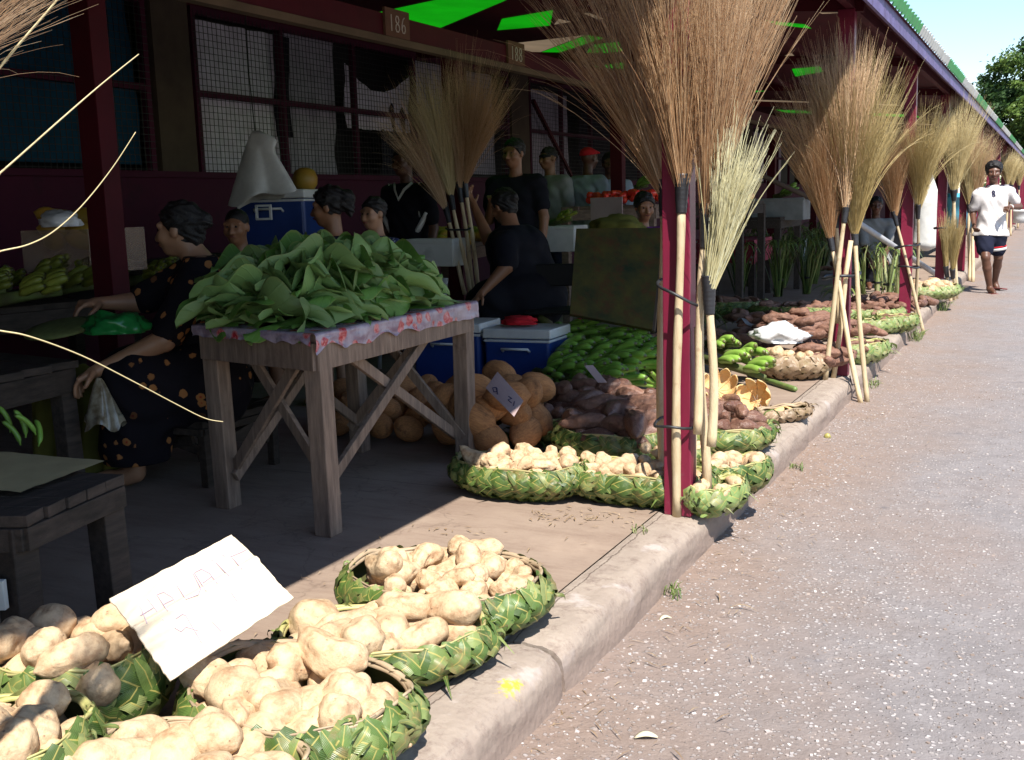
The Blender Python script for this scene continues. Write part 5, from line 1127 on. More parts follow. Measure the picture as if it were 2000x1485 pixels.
mb = MB(); a, b = AD(1395, 300, 12.5), AD(1610, 400, 13.0); mb.tube([a, b], .03, 10); tag(mb.build('metal_pole', MT['column'], smooth=True), 'dull pole slanting through the shade between the first two posts', 'pole')
# big white sack by the third post
mb = MB(); c = AD(1808, 418, 14.6)
def sk(u, v):
    a = 2*math.pi*u; h = v; r = .20*(1 + .1*math.sin(2*a))*(.15 + 1.0*min(1, h*2.5) if h < .34 else 1) if h < .94 else .20*(1 - (h-.94)*12); r = max(r, .01)
    return c + Vector((math.cos(a)*r*(.75 + .15*h) + .05*(1-h), math.sin(a)*r*.8, .52 - 1.02*h)) + Vector((1,0,0))*.02*noise.noise(Vector((u*8, v*5, 1)))
mb.grid(sk, 32, 24); tag(mb.build('white_sack', MT['white_cloth'], smooth=True), 'tall bright white cloth bag hanging behind the third post', 'sack')
# bits at the left: green bag, lid basket, dark cloth
crumple('green_bag', AD(228, 640, 4.4), (.13,.10,.07), generic('green_plastic_bag', (.015,.22,.04), (.01,.12,.03), 5, .3, .5, .2, 10, .01, 0), 'dark green plastic bag in the lap of the woman in the flowered dress', 'bag', 15, .4)
mb = MB(); c = AD(118, 638, 4.6); mb.lathe([(.001,.012),(.10,.010),(.155,.0),(.165,-.012),(.15,-.015)], 32, sx=1.0, sy=.8); o = mb.build('woven_tray', generic('woven_fan', (.14,.17,.06), (.09,.11,.04), 30, .7, .2, .5, 60, .004, 0), smooth=True, loc=c); o.rotation_euler = (.25,-.05,.2); tag(o, 'flat round woven tray held out in front of the woman in the flowered dress', 'tray')
mb = MB(); a = AD(45, 715, 4.7); mb.grid(lambda u, v: a + Vector((.42*u + .02*math.sin(v*6), .15*u + .03*math.sin(u*26 + 2)*v, -.55*v - .05*noise.noise(Vector((u*6, v*2, 1))))), 40, 14)
tag(mb.build('hanging_cloth', MT['olive_cloth'], smooth=True), 'olive brown cloth hanging in folds under the woven tray', 'cloth')
trestle('stall_table', [(-3.62, 3.15), (-3.5, 2.4), (-4.4, 2.3), (-4.4, 3.3)], .60, 'low dark table at the left edge with the hanging olive cloth', mt='darkwood', braces=False)
for k, (px, py) in enumerate([(20, 845), (50, 855), (70, 850), (40, 870), (75, 872)]):
    o = inst('eggplant', BG[0], None, AD(px, py, 3.9), (rnd(0,1), rnd(-1.4,-.6), rnd(0,6)), .55); tag(o, 'small green banana standing behind the low bench', 'banana', 'loose bananas behind the low bench'); o.name = 'loose_banana'
# ---------------------------------------------------------------- brooms
def straw_mat(name, a, b, c):
    s = NT(name); ar = s.attr('ar'); au = s.attr('au'); k = s.ramp(ar, [(0., a), (.55, b), (1., c)])
    k = s.mix(s.math('MULTIPLY', s.ramp(au, [(.5, 0.), (1., 1.)]), .35), k, c); s.set(k, .42, .45)
    t = s.n('BsdfTranslucent'); s.l(k, t.inputs[0]); mx = s.n('MixShader'); mx.inputs[0].default_value = .22
    s.l(s.b.outputs[0], mx.inputs[1]); s.l(t.outputs[0], mx.inputs[2]); s.l(mx.outputs[0], s.out.inputs[0]); return s.m
MT['st_brown'] = straw_mat('red_brown_straw', (.38,.20,.10), (.58,.37,.20), (.74,.56,.36))
MT['st_gold'] = straw_mat('golden_straw', (.36,.26,.10), (.55,.42,.19), (.70,.60,.34))
MT['st_pale'] = straw_mat('pale_green_straw', (.48,.42,.20), (.66,.60,.34), (.80,.78,.55))
def bristles(seed, mat, L=1.2, ang=22, n=520, droop=.35, th=.0013, skirt=.25, fork=.5, side=(0, 0), wild=.05):
    random.seed(seed); mb = MB(); A = math.radians(ang)
    for i in range(n):
        q = math.sqrt(random.random()); phi = rnd(0, 2*math.pi); w_ = random.random() < wild
        th0 = A*q*(1.8 if w_ else 1); base = Vector((math.cos(phi)*.022*q, math.sin(phi)*.022*q, 0))
        l = L*rnd(.62, 1.02)*(1 - .22*q); out = Vector((math.cos(phi), math.sin(phi), 0)); lat = Vector((-math.sin(phi), math.cos(phi), 0))*rnd(-.2,.2)
        pts = []; p = base.copy(); d = (Vector((0,0,1)) + out*math.tan(th0*.45) + Vector((side[0], side[1], 0))*.3).normalized(); m = 8 if not w_ else 12
        tgt = (Vector((0,0,1)) + out*math.tan(th0) + lat + Vector((side[0], side[1], 0))).normalized(); kink = Vector((rnd(-1,1), rnd(-1,1), rnd(-.2,.2)))*.10
        for k in range(m + 1):
            t = k/m; pts.append(p.copy()); dd = d.lerp(tgt, min(1, t*1.6)); dd = dd + Vector((0,0,-1))*droop*q*(t**3)*(2.6 if w_ else 1)*(.6 + dd.xy.length) + kink*math.sin(t*7 + i) + out*.03*q*t*t; p = p + dd.normalized()*l/m
        tone = min(1, max(0, random.gauss(.5, .25)))
        rad = [th*(1.15 - .85*(k/m)) for k in range(m + 1)]; mb.tube(pts, rad, 3, cap=False, ar=tone)
        if random.random() < fork:
            for f in range(random.randint(1, 3)):
                k = random.randint(m//2, m - 2); a = pts[k]; dd = (pts[k+1] - a).normalized(); o = Vector((rnd(-1,1), rnd(-1,1), rnd(-.2,.6)))*.35; ll = l*rnd(.10,.24)
                mb.tube([a, a + (dd + o*.5).normalized()*ll*.5, a + (dd + o*.7).normalized()*ll*.5 + (dd + o*.4).normalized()*ll*.5], [th*.6, th*.5, th*.25], 3, cap=False, ar=tone)
    return mb.mesh('bristles', mat, False)
BR = {
 'wide': bristles(1, MT['st_brown'], 1.45, 23, 470, .08, .0012, wild=.05),
 'mid': bristles(2, MT['st_brown'], 1.35, 17, 360, .1, .0012),
 'pale': bristles(3, MT['st_pale'], .74, 10.5, 340, .1, .0016, wild=.10),
 'left': bristles(4, MT['st_brown'], 1.25, 20, 360, .3, .0012, wild=.08),
 'b1': bristles(5, MT['st_brown'], 1.15, 22, 650, .3, .0015),
 'b2': bristles(6, MT['st_brown'], 1.25, 15, 560, .2, .0015),
 'gold': bristles(7, MT['st_gold'], 1.30, 23, 720, .25, .0015),
 'b4': bristles(8, MT['st_gold'], 1.15, 22, 620, .3, .0018),
 'short': bristles(9, MT['st_gold'], .8, 9, 300, .1, .0020, wild=0)}
def broom(bot, top, var, label, group=None, rh=.0155, roll=0.0, sc=1.0, bl=.14, bend=.012, leanv=None, hv=None):
    """handle from bot to top, binding round the joint, bristles beyond it (leanv: direction the bristles point)"""
    bot, top = Vector(bot), Vector(top); L = (top - bot).length; q = (top - bot).to_track_quat('Z', 'X')
    T = inst('broom', None, None, bot, q); tag(T, label, 'broom', group); T.empty_display_size = .1
    sd = hash(label) % 97 if False else sum(map(ord, label)) % 97; m = MB(); pts = []; rad = []
    for k in range(15):
        t = k/14; pts.append(Vector((bend*math.sin(t*3.1 + sd) - bend*math.sin(sd)*(1-t) - bend*math.sin(3.1 + sd)*t, bend*.7*math.sin(t*5 + sd*2) - bend*.7*math.sin(sd*2)*(1-t) - bend*.7*math.sin(5+sd*2)*t, L*t)))
        rad.append(rh*(1.08 - .2*t + .05*math.sin(t*19 + sd) + (.06 if k % 5 == sd % 5 else 0)))
    m.tube(pts, rad, 10); m.build('handle', MT['handle'], T, smooth=True)
    m = MB(); pr = []; n = 22
    for k in range(n + 1):
        t = k/n; pr.append((rh*(1.12 + .55*t)*(1 + .035*math.sin(k*2.4)) + .001, L - .045 + bl*t))
    m.lathe([(rh*.9, pr[0][1])] + pr + [(rh*1.2, pr[-1][1])], 14); m.build('binding', MT['binding'], T, smooth=True)
    o = inst('bristles', BR[var], T, (0, 0, L + bl - .10), None, sc)
    if leanv is not None:
        d = q.inverted() @ Vector(leanv).normalized(); o.rotation_mode = 'QUATERNION'; o.rotation_quaternion = d.to_track_quat('Z', 'X') @ Quaternion((0,0,1), roll)
    else: o.rotation_euler = (0, 0, roll)
    return T
Y1 = S0 - .075
broom(AZ(1322, 1008, 0), AY(1331, 392, Y1), 'wide', 'tallest reddish brown broom tied to the camera side of the first post', roll=.3, rh=.0165, leanv=(-.03,-.02,1))
broom(AY(1362, 848, S0 - .06), AY(1377, 461, S0 - .06), 'mid', 'red brown broom with a fat black binding on the road side of the first post', leanv=(.16,.0,1), rh=.0155, roll=1.0, bl=.16)
broom(AY(1389, 872, S0 - .09), AY(1385, 590, S0 - .09), 'pale', 'short broom with pale yellow green bristles leaning to the road at the first post', leanv=(.23,.0,1), rh=.016, roll=.4, sc=.93)
m = MB(); a, b = AZ(1383, 1000, 0), AY(1364, 640, S0 - .02); m.tube([a, a.lerp(b, .3) + Vector((.004,0,0)), a.lerp(b, .7) - Vector((.004,0,0)), b], [.019,.018,.017,.016], 10)
tag(m.build('broom_stick', MT['handle'], smooth=True), 'bare pale stick standing on the kerb against the right edge of the first post', 'stick')
broom(Vector((-1.33, S0 + .12, 0)), AY(1297, 400, S0 + .14), 'left', 'broom behind the first post with bristles fanning out left over the stalls', leanv=(-.36,.05,1), rh=.0155, roll=2.0)
broom(Vector((-1.22, S0 + .14, 0)), AY(1345, 380, S0 + .15), 'b2', 'brown broom hidden behind the first post, showing only its upper bristles', leanv=(.10,.1,1), rh=.0155, roll=2.0)
def tie(pts, r=.006, label='', loop=True, name='rubber_tie'):
    m = MB(); m.tube(pts, r, 6, flat=1.0); o = m.build(name, MT['binding'], smooth=True); return tag(o, label, 'tie', 'black ties round the broom posts')
def ring(cx, cy, z, rx, ry, slope, r, label):
    tie([(cx + rx*math.cos(a), cy + ry*math.sin(a), z + slope*math.cos(a) + .006*math.sin(3*a)) for a in [i*math.pi/10 for i in range(21)]], r, label)
z1 = AY(1340, 575, Y1).z; z2 = AY(1330, 835, Y1).z
ring(-1.205, S0 - .0, z1, .095, .125, -.045, .006, 'upper black rubber tie slanting round the first post and its brooms')
ring(-1.235, S0 + .01, z2, .085, .115, 0, .006, 'lower black rubber tie low on the first post')
# second post
P2 = S0 + SP
def PB2(px, py, dy): return AY(px, py, P2 + dy)
broom(AZ(1682, 790, -.145), PB2(1624, 478, -.12), 'b1', 'broom fanning to the left at the second post, its stick reaching down to the road', leanv=(-.17,-.02,1), roll=.5)
broom(PB2(1634, 632, -.10), PB2(1633, 432, -.09), 'b2', 'short sticked brown broom in the middle of the second post', leanv=(-.06,.0,1), roll=1.5, bl=.15)
broom(AZ(1612, 742, 0), PB2(1650, 422, -.15), 'b2', 'brown broom whose stick crosses to the left foot of the second post', leanv=(.0,.05,1), roll=3, bl=.15)
broom(AZ(1694, 788, -.145), PB2(1670, 466, -.08), 'gold', 'large golden broom on the right of the second post', leanv=(.03,-.02,1), roll=.2, bl=.13)
zt = PB2(1650, 540, -.1).z; ring(-1.225, P2 - .03, zt, .115, .14, .012, .011, 'thick black tie bundling four broom sticks at the second post')
tie([AZ(1660, 735, .01), AZ(1664, 752, .0) , Vector((-1.10, P2 - .03, -.05)), Vector((-1.09, P2 - .10, -.14))], .005, 'thin black cord trailing over the kerb at the second post')
m = MB(); a, b = AZ(1628, 738, 0), PB2(1662, 470, -.11); m.tube([a, a.lerp(b, .4) + Vector((.006,0,0)), a.lerp(b, .75) - Vector((.005,0,0)), b], [.017,.016,.016,.015], 10); tag(m.build('broom_stick', MT['handle'], smooth=True), 'extra pale stick crossing inside the bundle at the second post', 'stick')
# third post
P3 = S0 + 2*SP
broom(AZ(1805, 655, -.145), AY(1750, 432, P3 - .1), 'b1', 'brown broom crossing from the left of the third post down to the road', leanv=(-.05,0,1), sc=.9, roll=1)
broom(AZ(1788, 628, -.05), AY(1793, 418, P3 - .08), 'b4', 'brown broom standing upright against the right side of the third post', leanv=(.06,0,1), sc=.95, roll=2)
ring(-1.215, P3 - .03, AY(1785, 480, P3).z, .11, .12, .015, .009, 'upper black tie of the third post'); ring(-1.20, P3 - .03, AY(1785, 520, P3).z, .09, .11, -.01, .009, 'lower black tie of the third post')
P4y = S0 + 3*SP
broom(AZ(1868, 585, -.145), AY(1863, 385, P4y - .1), 'gold', 'pale golden broom standing highest at the fourth post', leanv=(.03,0,1), sc=1.05, roll=1, rh=.025)
broom(AZ(1857, 590, -.145), AY(1849, 535, P4y - .15), 'short', 'small short broom low at the fourth post, left one', sc=1.0, leanv=(-.02,0,1), rh=.02)
broom(AZ(1864, 588, -.145), AY(1861, 538, P4y - .15), 'short', 'small short broom low at the fourth post, right one', sc=1.0, leanv=(.05,0,1), rh=.02, roll=2)
ring(-1.2, P4y - .08, AY(1852, 545, P4y).z, .10, .12, 0, .010, 'black tie round the low brooms at the fourth post'); ring(-1.2, P4y - .08, AY(1852, 445, P4y).z, .10, .12, 0, .010, 'upper black tie at the fourth post')
P5y = S0 + 4*SP
broom(AZ(1893, 550, -.145), AY(1893, 410, P5y - .1), 'b4', 'golden broom at the fifth post just left of the running man', leanv=(.03,0,1), sc=1.1, roll=1, rh=.024)
broom(AZ(1900, 552, -.145), AY(1903, 405, P5y - .1), 'b1', 'brown broom at the fifth post partly behind the running man', leanv=(.06,0,1), sc=1.1, roll=2, rh=.024)
for k in (8, 9, 11):
    yy = S0 + k*SP; broom((-1.10, yy - .1, -.14), (-1.12, yy - .1, 1.25), 'b4', 'distant brown broom on a far post beyond the running man, %s' % {8: 'nearest of three', 9: 'middle of three', 11: 'farthest of three'}[k], leanv=(.02,0,1), rh=.03)
# inner cluster
iy = S0 + SP
for i, (pb, pt, var, lv, lab) in enumerate([((908, 575), (875, 425), 'left', (-.40,-.1,1), 'broom at the dark inner post fanning far to the left, its stick slanting down right'), ((918, 572), (884, 400), 'gold', (-.12,0,1), 'broad dull gold broom in the middle of the inner post group'), ((925, 572), (900, 385), 'mid', (.10,0,1), 'dull brown broom right of the middle in the inner post group'), ((935, 572), (910, 375), 'b1', (.28,0,1), 'broom of the inner post group leaning farthest right')]):
    broom(AY(*pb, iy - .25 + .03*i), AY(*pt, iy - .16 + .02*i), var, lab, leanv=lv, roll=i*1.3, sc=.88, bl=.16)
tie([AY(870 + 7*i, 446 + (3 if 0 < i < 7 else 0), iy - .27) for i in range(8)], .008, 'black tie round the inner post brooms')
# near post outside the frame on the left: its brooms lean into view
T = broom((-1.30, .55, 0), (-1.27, .57, 1.30), 'left', 'broom at the left edge of the photo with long stray straws drooping into view', leanv=(-.05,-.55,1), roll=.8)
qi = T.rotation_quaternion.inverted(); m = MB()
def stray(pl, r0, X=-1.2, skip=False):
    P_ = [Vector((-1.25, .60, 1.40))] + [AX(*p, X + .02*i) for i, p in enumerate(pl)]; Q = []; P_ = P_[1:] if skip else P_
    for i in range(len(P_) - 1):
        a, b, c, d = P_[max(i-1, 0)], P_[i], P_[i+1], P_[min(i+2, len(P_)-1)]
        for k in range(6):
            t = k/6; Q.append(.5*((2*b) + (c-a)*t + (2*a - 5*b + 4*c - d)*t*t + (3*b - a - 3*c + d)*t**3))
    Q.append(P_[-1]); n = len(Q); m.tube([qi @ (q - T.location) for q in Q], [r0*(1 - .6*i/n) for i in range(n)], 5, ar=.9)
stray([(-60, 205), (30, 95), (110, 2), (150, -50)], .0020, -1.22, True)
stray([(-60, 385), (0, 338), (120, 232), (200, 163), (271, 106)], .0017, -1.2)
stray([(-80, 512), (0, 491), (55, 478), (105, 452), (160, 402), (218, 330), (265, 258)], .0013, -1.19)
stray([(-90, 630), (0, 646), (60, 658), (160, 695), (260, 745), (345, 790), (400, 817), (436, 824)], .0014, -1.21)
m.build('stray_straws', MT['st_gold'], T, smooth=True)
a, b = AX(-340, 360, -1.22), AX(-70, 0, -1.2); dv = (b - a); broom(a - dv.normalized()*1.1 + Vector((0,0,-.05)), a, 'left', 'broom outside the upper left corner whose reddish straws show in the corner', leanv=dv, sc=.40)
# ---------------------------------------------------------------- people
def quat_face(f, up=(0,0,1)):
    f = Vector(f).normalized(); u = Vector(up); s_ = f.cross(u).normalized(); u = s_.cross(f); return Matrix((s_, f, u)).transposed().to_quaternion()   # x right, y forward, z up
def head_prims(c, q, s, female=False):
    R = q.to_matrix(); P = lambda x, y, z: c + R @ Vector((x, y, z))*s
    E = lambda x, y, z, a, b, d, k=.02: ('e', P(x, y, z), (a*s, b*s, d*s), q, k)
    pr = [E(0, -.012, .030, .074, .092, .088), E(0, .030, -.030, .058, .062, .070, .03), E(0, .052, -.078, .030, .030, .024, .03),
          ('c', P(0, .088, .012), P(0, .108, -.026), .011*s, .015*s, .012), ('e', P(-.014, .098, -.030), (.010*s,)*3, q, .008), ('e', P(.014, .098, -.030), (.010*s,)*3, q, .008),
          ('c', P(-.050, .070, .032), P(.050, .070, .032), .014*s, .014*s, .016), ('-e', P(-.031, .098, .012), (.017*s, .014*s, .011*s), q, .014), ('-e', P(.031, .098, .012), (.017*s, .014*s, .011*s), q, .014),
          ('c', P(-.018, .090, -.054), P(.018, .090, -.054), .009*s, .009*s, .008), ('-e', P(0, .105, -.052), (.022*s, .012*s, .0022*s), q, .004),
          ('e', P(-.040, .062, -.020), (.028*s, .03*s, .03*s), q, .02), ('e', P(.040, .062, -.020), (.028*s, .03*s, .03*s), q, .02)]
    for x in (-1, 1): pr.append(('e', P(x*.076, -.005, .0), (.011*s, .020*s, .031*s), q, .006))
    return pr
def hand_prims(w_, d, pn, s, curl=.5):
    """w_ wrist, d direction of the hand, pn palm normal"""
    d = Vector(d).normalized(); pn = Vector(pn); pn = (pn - d*pn.dot(d)).normalized(); sd = d.cross(pn); pr = [('c', w_, w_ + d*.03*s, .024*s, .026*s, .012)]
    for i in range(4): pr.append(('c', w_ + d*.02*s, w_ + d*.085*s + sd*(.033 - .022*i)*s, .017*s, .0125*s, .010))
    for i, l in enumerate((.072, .080, .075, .058)):
        a = w_ + d*.085*s + sd*(.033 - .022*i)*s; ds = d; c = curl*(.8 + .15*i); p = a
        for j, f in enumerate((.45, .32, .25)):
            ds = (ds*math.cos(c) + pn*math.sin(c)).normalized(); q = p + ds*l*f*s; pr.append(('c', p, q, .0092*s, .0085*s, .003)); p = q; pn2 = pn
    t0 = w_ + d*.025*s + sd*.03*s; t1 = t0 + (d*.55 + sd*.75 + pn*.4).normalized()*.042*s; t2 = t1 + (d*.8 + sd*.2 + pn*.6).normalized()*.034*s
    pr += [('c', t0, t1, .014*s, .011*s, .008), ('c', t1, t2, .0105*s, .0088*s, .004)]
    return pr
def person(label, J, face, s=1.0, skin='skin', clothes=(), hair=('short',), up=(0,0,1), vox=.0085, fat=1.0, palms=((0,0,-1), (0,0,-1)), curl=.5, group=None, legs=True, hs=1.0, hands=(1, 1)):
    V = {k: Vector(v) for k, v in J.items()}; q = quat_face(face, up); base = Vector((V['pel'].x, V['pel'].y, min(v.z for v in V.values())))
    V = {k: v - base for k, v in V.items()}
    T = inst('person', None, None, base); tag(T, label, 'person', group)
    hc = V['head']; R = q.to_matrix()
    torso_w = .085*s*fat; sh = (V['shl'] - V['shr']); sdir = sh.normalized(); hp = V['hipl'] - V['hipr']
    ch = V['neck'].lerp(V['pel'], .30); wa = V['neck'].lerp(V['pel'], .66)
    def torso(g=0.0):
        f = fat; return [('c', V['hipl'], V['hipr'], (.105*f)*s + g, (.105*f)*s + g, .05), ('c', ch + sdir*.075*s, wa + sdir*.055*s*f, .095*s*f + g, .088*s*f + g, .05), ('c', ch - sdir*.075*s, wa - sdir*.055*s*f, .095*s*f + g, .088*s*f + g, .05),
                ('c', wa + sdir*.05*s*f, V['hipl'], .088*s*f + g, .10*s*f + g, .05), ('c', wa - sdir*.05*s*f, V['hipr'], .088*s*f + g, .10*s*f + g, .05), ('c', V['shl'] - sdir*.03*s, V['shr'] + sdir*.03*s, .062*s + g, .062*s + g, .04), ('c', ch, V['neck'], .09*s*f + g, .05*s + g, .04)]
    def arm(x, g=0, upto=1.0, fore=True):
        f = .5 + .5*fat; a, b, c = V['sh'+x], V['el'+x], V['wr'+x]; r = [('c', a, a.lerp(b, upto), .052*s*f + g, (.052 - .012*upto)*s*f + g, .02)]
        if fore: r.append(('c', b, c, .041*s*f + g, .027*s + g, .01))
        return r
    def leg(x, g=0, upto=1.0, shin=True, k1=.03):
        f = .5 + .5*fat; a, b, c = V['hip'+x], V['kn'+x], V['an'+x]; r = [('c', a, a.lerp(b, upto), .088*s*f + g, (.088 - .032*upto)*s*f + g, k1)]
        if shin:
            r += [('c', b, b.lerp(c, .35), .052*s*f + g, .054*s*f + g, .015), ('c', b.lerp(c, .35), c, .054*s*f + g, .034*s + g, .015)]
        return r
    pr = torso() + [('c', V['neck'] - Vector((0,0,.02)), hc - R @ Vector((0, .015, .04))*s, .052*s*(.6+.4*fat), .050*s*(.6+.4*fat), .03)]
    for x in 'lr': pr += arm(x)
    if legs:
        for x in 'lr':
            pr += leg(x); a, t = V['an'+x], V['to'+x]; pr += [('c', a, a.lerp(t, .25) - Vector((0,0,.02*s)), .034*s, .034*s, .02), ('c', a - Vector((0,0,.025*s)), t, .034*s, .026*s, .03), ('c', a.lerp(t, .6), t + (t - a).normalized()*.02, .032*s, .018*s, .02)]
    pr += head_prims(hc, q, s*hs)
    for i, x in enumerate('lr'):
        if hands[i]: d = (V['wr'+x] - V['el'+x]); pr += hand_prims(V['wr'+x], (J.get('hd'+x) and Vector(J['hd'+x])) or d, palms[i], s, curl)
    obj('body', sdf_mesh(pr, vox, 'body', MT[skin], .03), T)
    P = lambda x, y, z: hc + R @ Vector((x, y, z))*s*hs
    for x in (-1, 1):
        m = MB(); m.lathe([(.0005,-.009*s),(.008*s,-.004*s),(.009*s,0),(.008*s,.004*s),(.0005,.009*s)], 10, c=P(x*.031, .082, .012)); m.build('eye', MT['eye'], T, smooth=True)
    m = MB(); m.tube([P(-.024, .094, -.054), P(-.010, .103, -.051), P(0, .104, -.0525), P(.010, .103, -.051), P(.024, .094, -.054)], [.002*s,.005*s,.005*s,.005*s,.002*s], 6); m.build('lips', MT['lip'], T, smooth=True)
    # hair
    hp_ = []; E = lambda x, y, z, a, b, d, k=.02: ('e', P(x, y, z), (a*s*hs, b*s*hs, d*s*hs), q, k)
    t = hair[0]; g = hair[1] if len(hair) > 1 else .008
    if t != 'none':
        hp_ = [E(0, -.016, .042, .076 + g, .094 + g, .084 + g)]
        if t == 'bun': hp_ += [E(0, -.105, .035, .042, .045, .042), E(0, -.05, -.03, .060, .055, .05)]
        if t == 'pony': hp_ += [E(0, -.115, .045, .055, .055, .055), E(0, -.13, -.01, .035, .03, .06)]
        if t == 'afro': hp_ += [E(0, -.02, .07, .085 + g, .095 + g, .065 + g)]
        if t == 'cap': hp_ = [E(0, -.016, .05, .084, .102, .078), ('c', P(0, .06, .065), P(0, .14, .055), .045*s, .03*s, .02)]
        cz = .052 if t != 'cap' else .03
        cuts = [(P(0, .055, .045), R @ Vector((0, .80, -.62))), (P(0, 0, -.075), R @ Vector((0, 0, -1)))]
        if t == 'cap': cuts = [(P(0, 0, .045), R @ Vector((0, .1, -1)))]
        bf = None
        if t in ('afro', 'short', 'bun', 'pony') and g > .002:
            def bf(Q): return (np.sin(Q[..., 0]*300)*np.sin(Q[..., 1]*290)*np.sin(Q[..., 2]*310))*.002 + .006*np.sin(Q[..., 0]*95 + 3*np.sin(Q[..., 2]*60))*np.sin(Q[..., 2]*88 + Q[..., 1]*70)
        obj('cap' if t == 'cap' else 'hair', sdf_mesh(hp_, .006, 'hair', MT['red_cloth' if t == 'cap' else 'hair'], .02, cuts, bf), T)
    def folds(am, fr):
        def f(Q): return am*(np.sin(Q[..., 2]*fr + 6*np.sin(Q[..., 0]*11) + 4*np.sin(Q[..., 1]*9)) + .6*np.sin(Q[..., 0]*fr*1.3 + Q[..., 2]*fr*.8))
        return f
    for cl in clothes:
        kind, mat = cl[0], cl[1]; opt = cl[2] if len(cl) > 2 else {}
        g = opt.get('g', .012)
        if kind == 'shirt':
            u = opt.get('sleeve', .62); pp = torso(g) + [('c', V['hipl'] + Vector((0,0,-.02)), V['hipr'] + Vector((0,0,-.02)), .115*s*fat + g, .115*s*fat + g, .05)]
            cuts = [(V['neck'] + Vector((0,0,.03)) , Vector(opt.get('nk', (0,0,1)))), (V['pel'].lerp(V['neck'], opt.get('hem', -.12)), V['pel'] - V['neck'])]
            for x in 'lr': pp += arm(x, g*1.1, min(1, u), u > 1)
            o = obj('shirt', sdf_mesh(pp, vox, 'shirt', MT[mat], .035, cuts[:1] if opt.get('nocut') else cuts, folds(opt.get('fo', .003), opt.get('ff', 48))), T)
        elif kind == 'shorts':
            pp = [('c', V['hipl'], V['hipr'], .105*s*fat + g, .105*s*fat + g, .05)]
            for x in 'lr': pp += leg(x, g*1.6, opt.get('len', .62), False)
            obj('shorts', sdf_mesh(pp, vox, 'shorts', MT[mat], .03, [(V['pel'] + Vector((0,0,.10*s)), (0,0,1))], folds(.002, 60)), T)
        elif kind == 'trousers':
            pp = [('c', V['hipl'], V['hipr'], .105*s*fat + g, .105*s*fat + g, .05)]
            for x in 'lr': pp += leg(x, g, 1, True)
            obj('trousers', sdf_mesh(pp, vox, 'trousers', MT[mat], .03, [(V['pel'] + Vector((0,0,.10*s)), (0,0,1))], folds(.002, 60)), T)
        elif kind == 'skirt':
            pp = [('c', V['hipl'], V['hipr'], .12*s*fat + g, .12*s*fat + g, .05)]
            for x in 'lr': pp += [('c', V['hip'+x], V['kn'+x], .11*s*fat + g, .10*s + g, .08), ('c', V['kn'+x], V['kn'+x].lerp(V['an'+x], opt.get('len', .75)), .10*s + g, .12*s + g, .09)]
            m_ = (V['knl'] + V['knr'])/2; pp.append(('c', V['pel'], m_, .1*s + g, .1*s + g, .09)); pp.append(('c', m_, (V['anl'] + V['anr'])/2 + Vector((0,0,.1*s)), .1*s, .12*s, .09))
            obj('skirt', sdf_mesh(pp, vox, 'skirt', MT[mat], .06, [(V['anl'] + Vector((0,0,.04*s)), (0,0,-1))], folds(.004, 35)), T)
    return T, V, P, base
def D(l): return {k: AD(*v) for k, v in l.items()}
random.seed(17)
# the running man
d = 14.15
J = D({'head': (1941, 338, d - .05), 'neck': (1941, 366, d), 'shl': (1971, 375, d), 'shr': (1911, 381, d), 'ell': (1991, 404, d + .05), 'wrl': (1972, 405, d - .2), 'elr': (1900, 418, d + .1), 'wrr': (1902, 440, d - .05), 'pel': (1935, 455, d + .05), 'hipl': (1946, 460, d + .05), 'hipr': (1923, 461, d + .05),
       'knr': (1925, 503, d - .12), 'anr': (1933, 562, d + .0), 'knl': (1950, 503, d + .1), 'anl': (1943, 550, d + .42)})
J['anr'].z = max(J['anr'].z, -.075); J['tor'] = J['anr'] + Vector((.06, -.13, -.055)); J['tol'] = J['anl'] + Vector((.05, -.05, -.13))
MT['tee'] = fabric('white_tee_cloth', (.66,.62,.60))
T, V, P, b0 = person('young man in a white number 8 shirt and dark shorts running beside the kerb', J, (.10,-1,-.04), 1.02, 'skin_dark', [('shirt', 'tee', {'sleeve': .6, 'g': .024, 'hem': -.08, 'fo': .0055, 'ff': 32}), ('shorts', 'navy_cloth', {'len': .62, 'g': .022})], ('afro', .016), palms=((-.2,-.6,-.6), (.8,-.3,0)), curl=.75, hs=1.05)
ch = V['neck'].lerp(V['pel'], .36)
from mathutils.bvhtree import BVHTree
sme = [c for c in T.children if c.name.startswith('shirt')][0].data; bvh = BVHTree.FromPolygons([v.co for v in sme.vertices], [tuple(p.vertices) for p in sme.polygons])
def onfront(px, py, dd):
    a = AD(px, py, d - .6) - b0; dr = (AD(px, py, d) - AD(px, py, d - .6)).normalized(); h = bvh.ray_cast(a, dr)[0]; return (h if h is not None else a + dr*.45) - dr*.004
m = MB(); fr = .245
def loop8(cx, cy, rx, ry): return [onfront(cx + rx*math.cos(a), cy + ry*math.sin(a), fr) for a in [i*math.pi/8 for i in range(17)]]
m.tube(loop8(1940.5, 375.6, 2.3, 2.7), .0075, 5); m.tube(loop8(1940.5, 381.6, 2.6, 3.0), .0075, 5); m.build('shirt_number', MT['navy'], T)
for x, sx in (('l', 1), ('r', -1)):
    m = MB(); a, b, c = V['neck'] + Vector((sx*.07, -.02, .03)), V['sh'+x] + Vector((0,-.03,.07)), V['sh'+x].lerp(V['el'+x], .55) + Vector((sx*.055, -.02, .03)); Q_ = [a, a.lerp(b,.5), b, b.lerp(c, .5), c]; Q_ = [(lambda h: h[0] + h[1]*.003)(bvh.find_nearest(q)) for q in Q_]; m.tube(Q_, .006, 5); m.build('shoulder_stripe', MT['navy'], T)
kl = V['hipl'].lerp(V['knl'], .62)
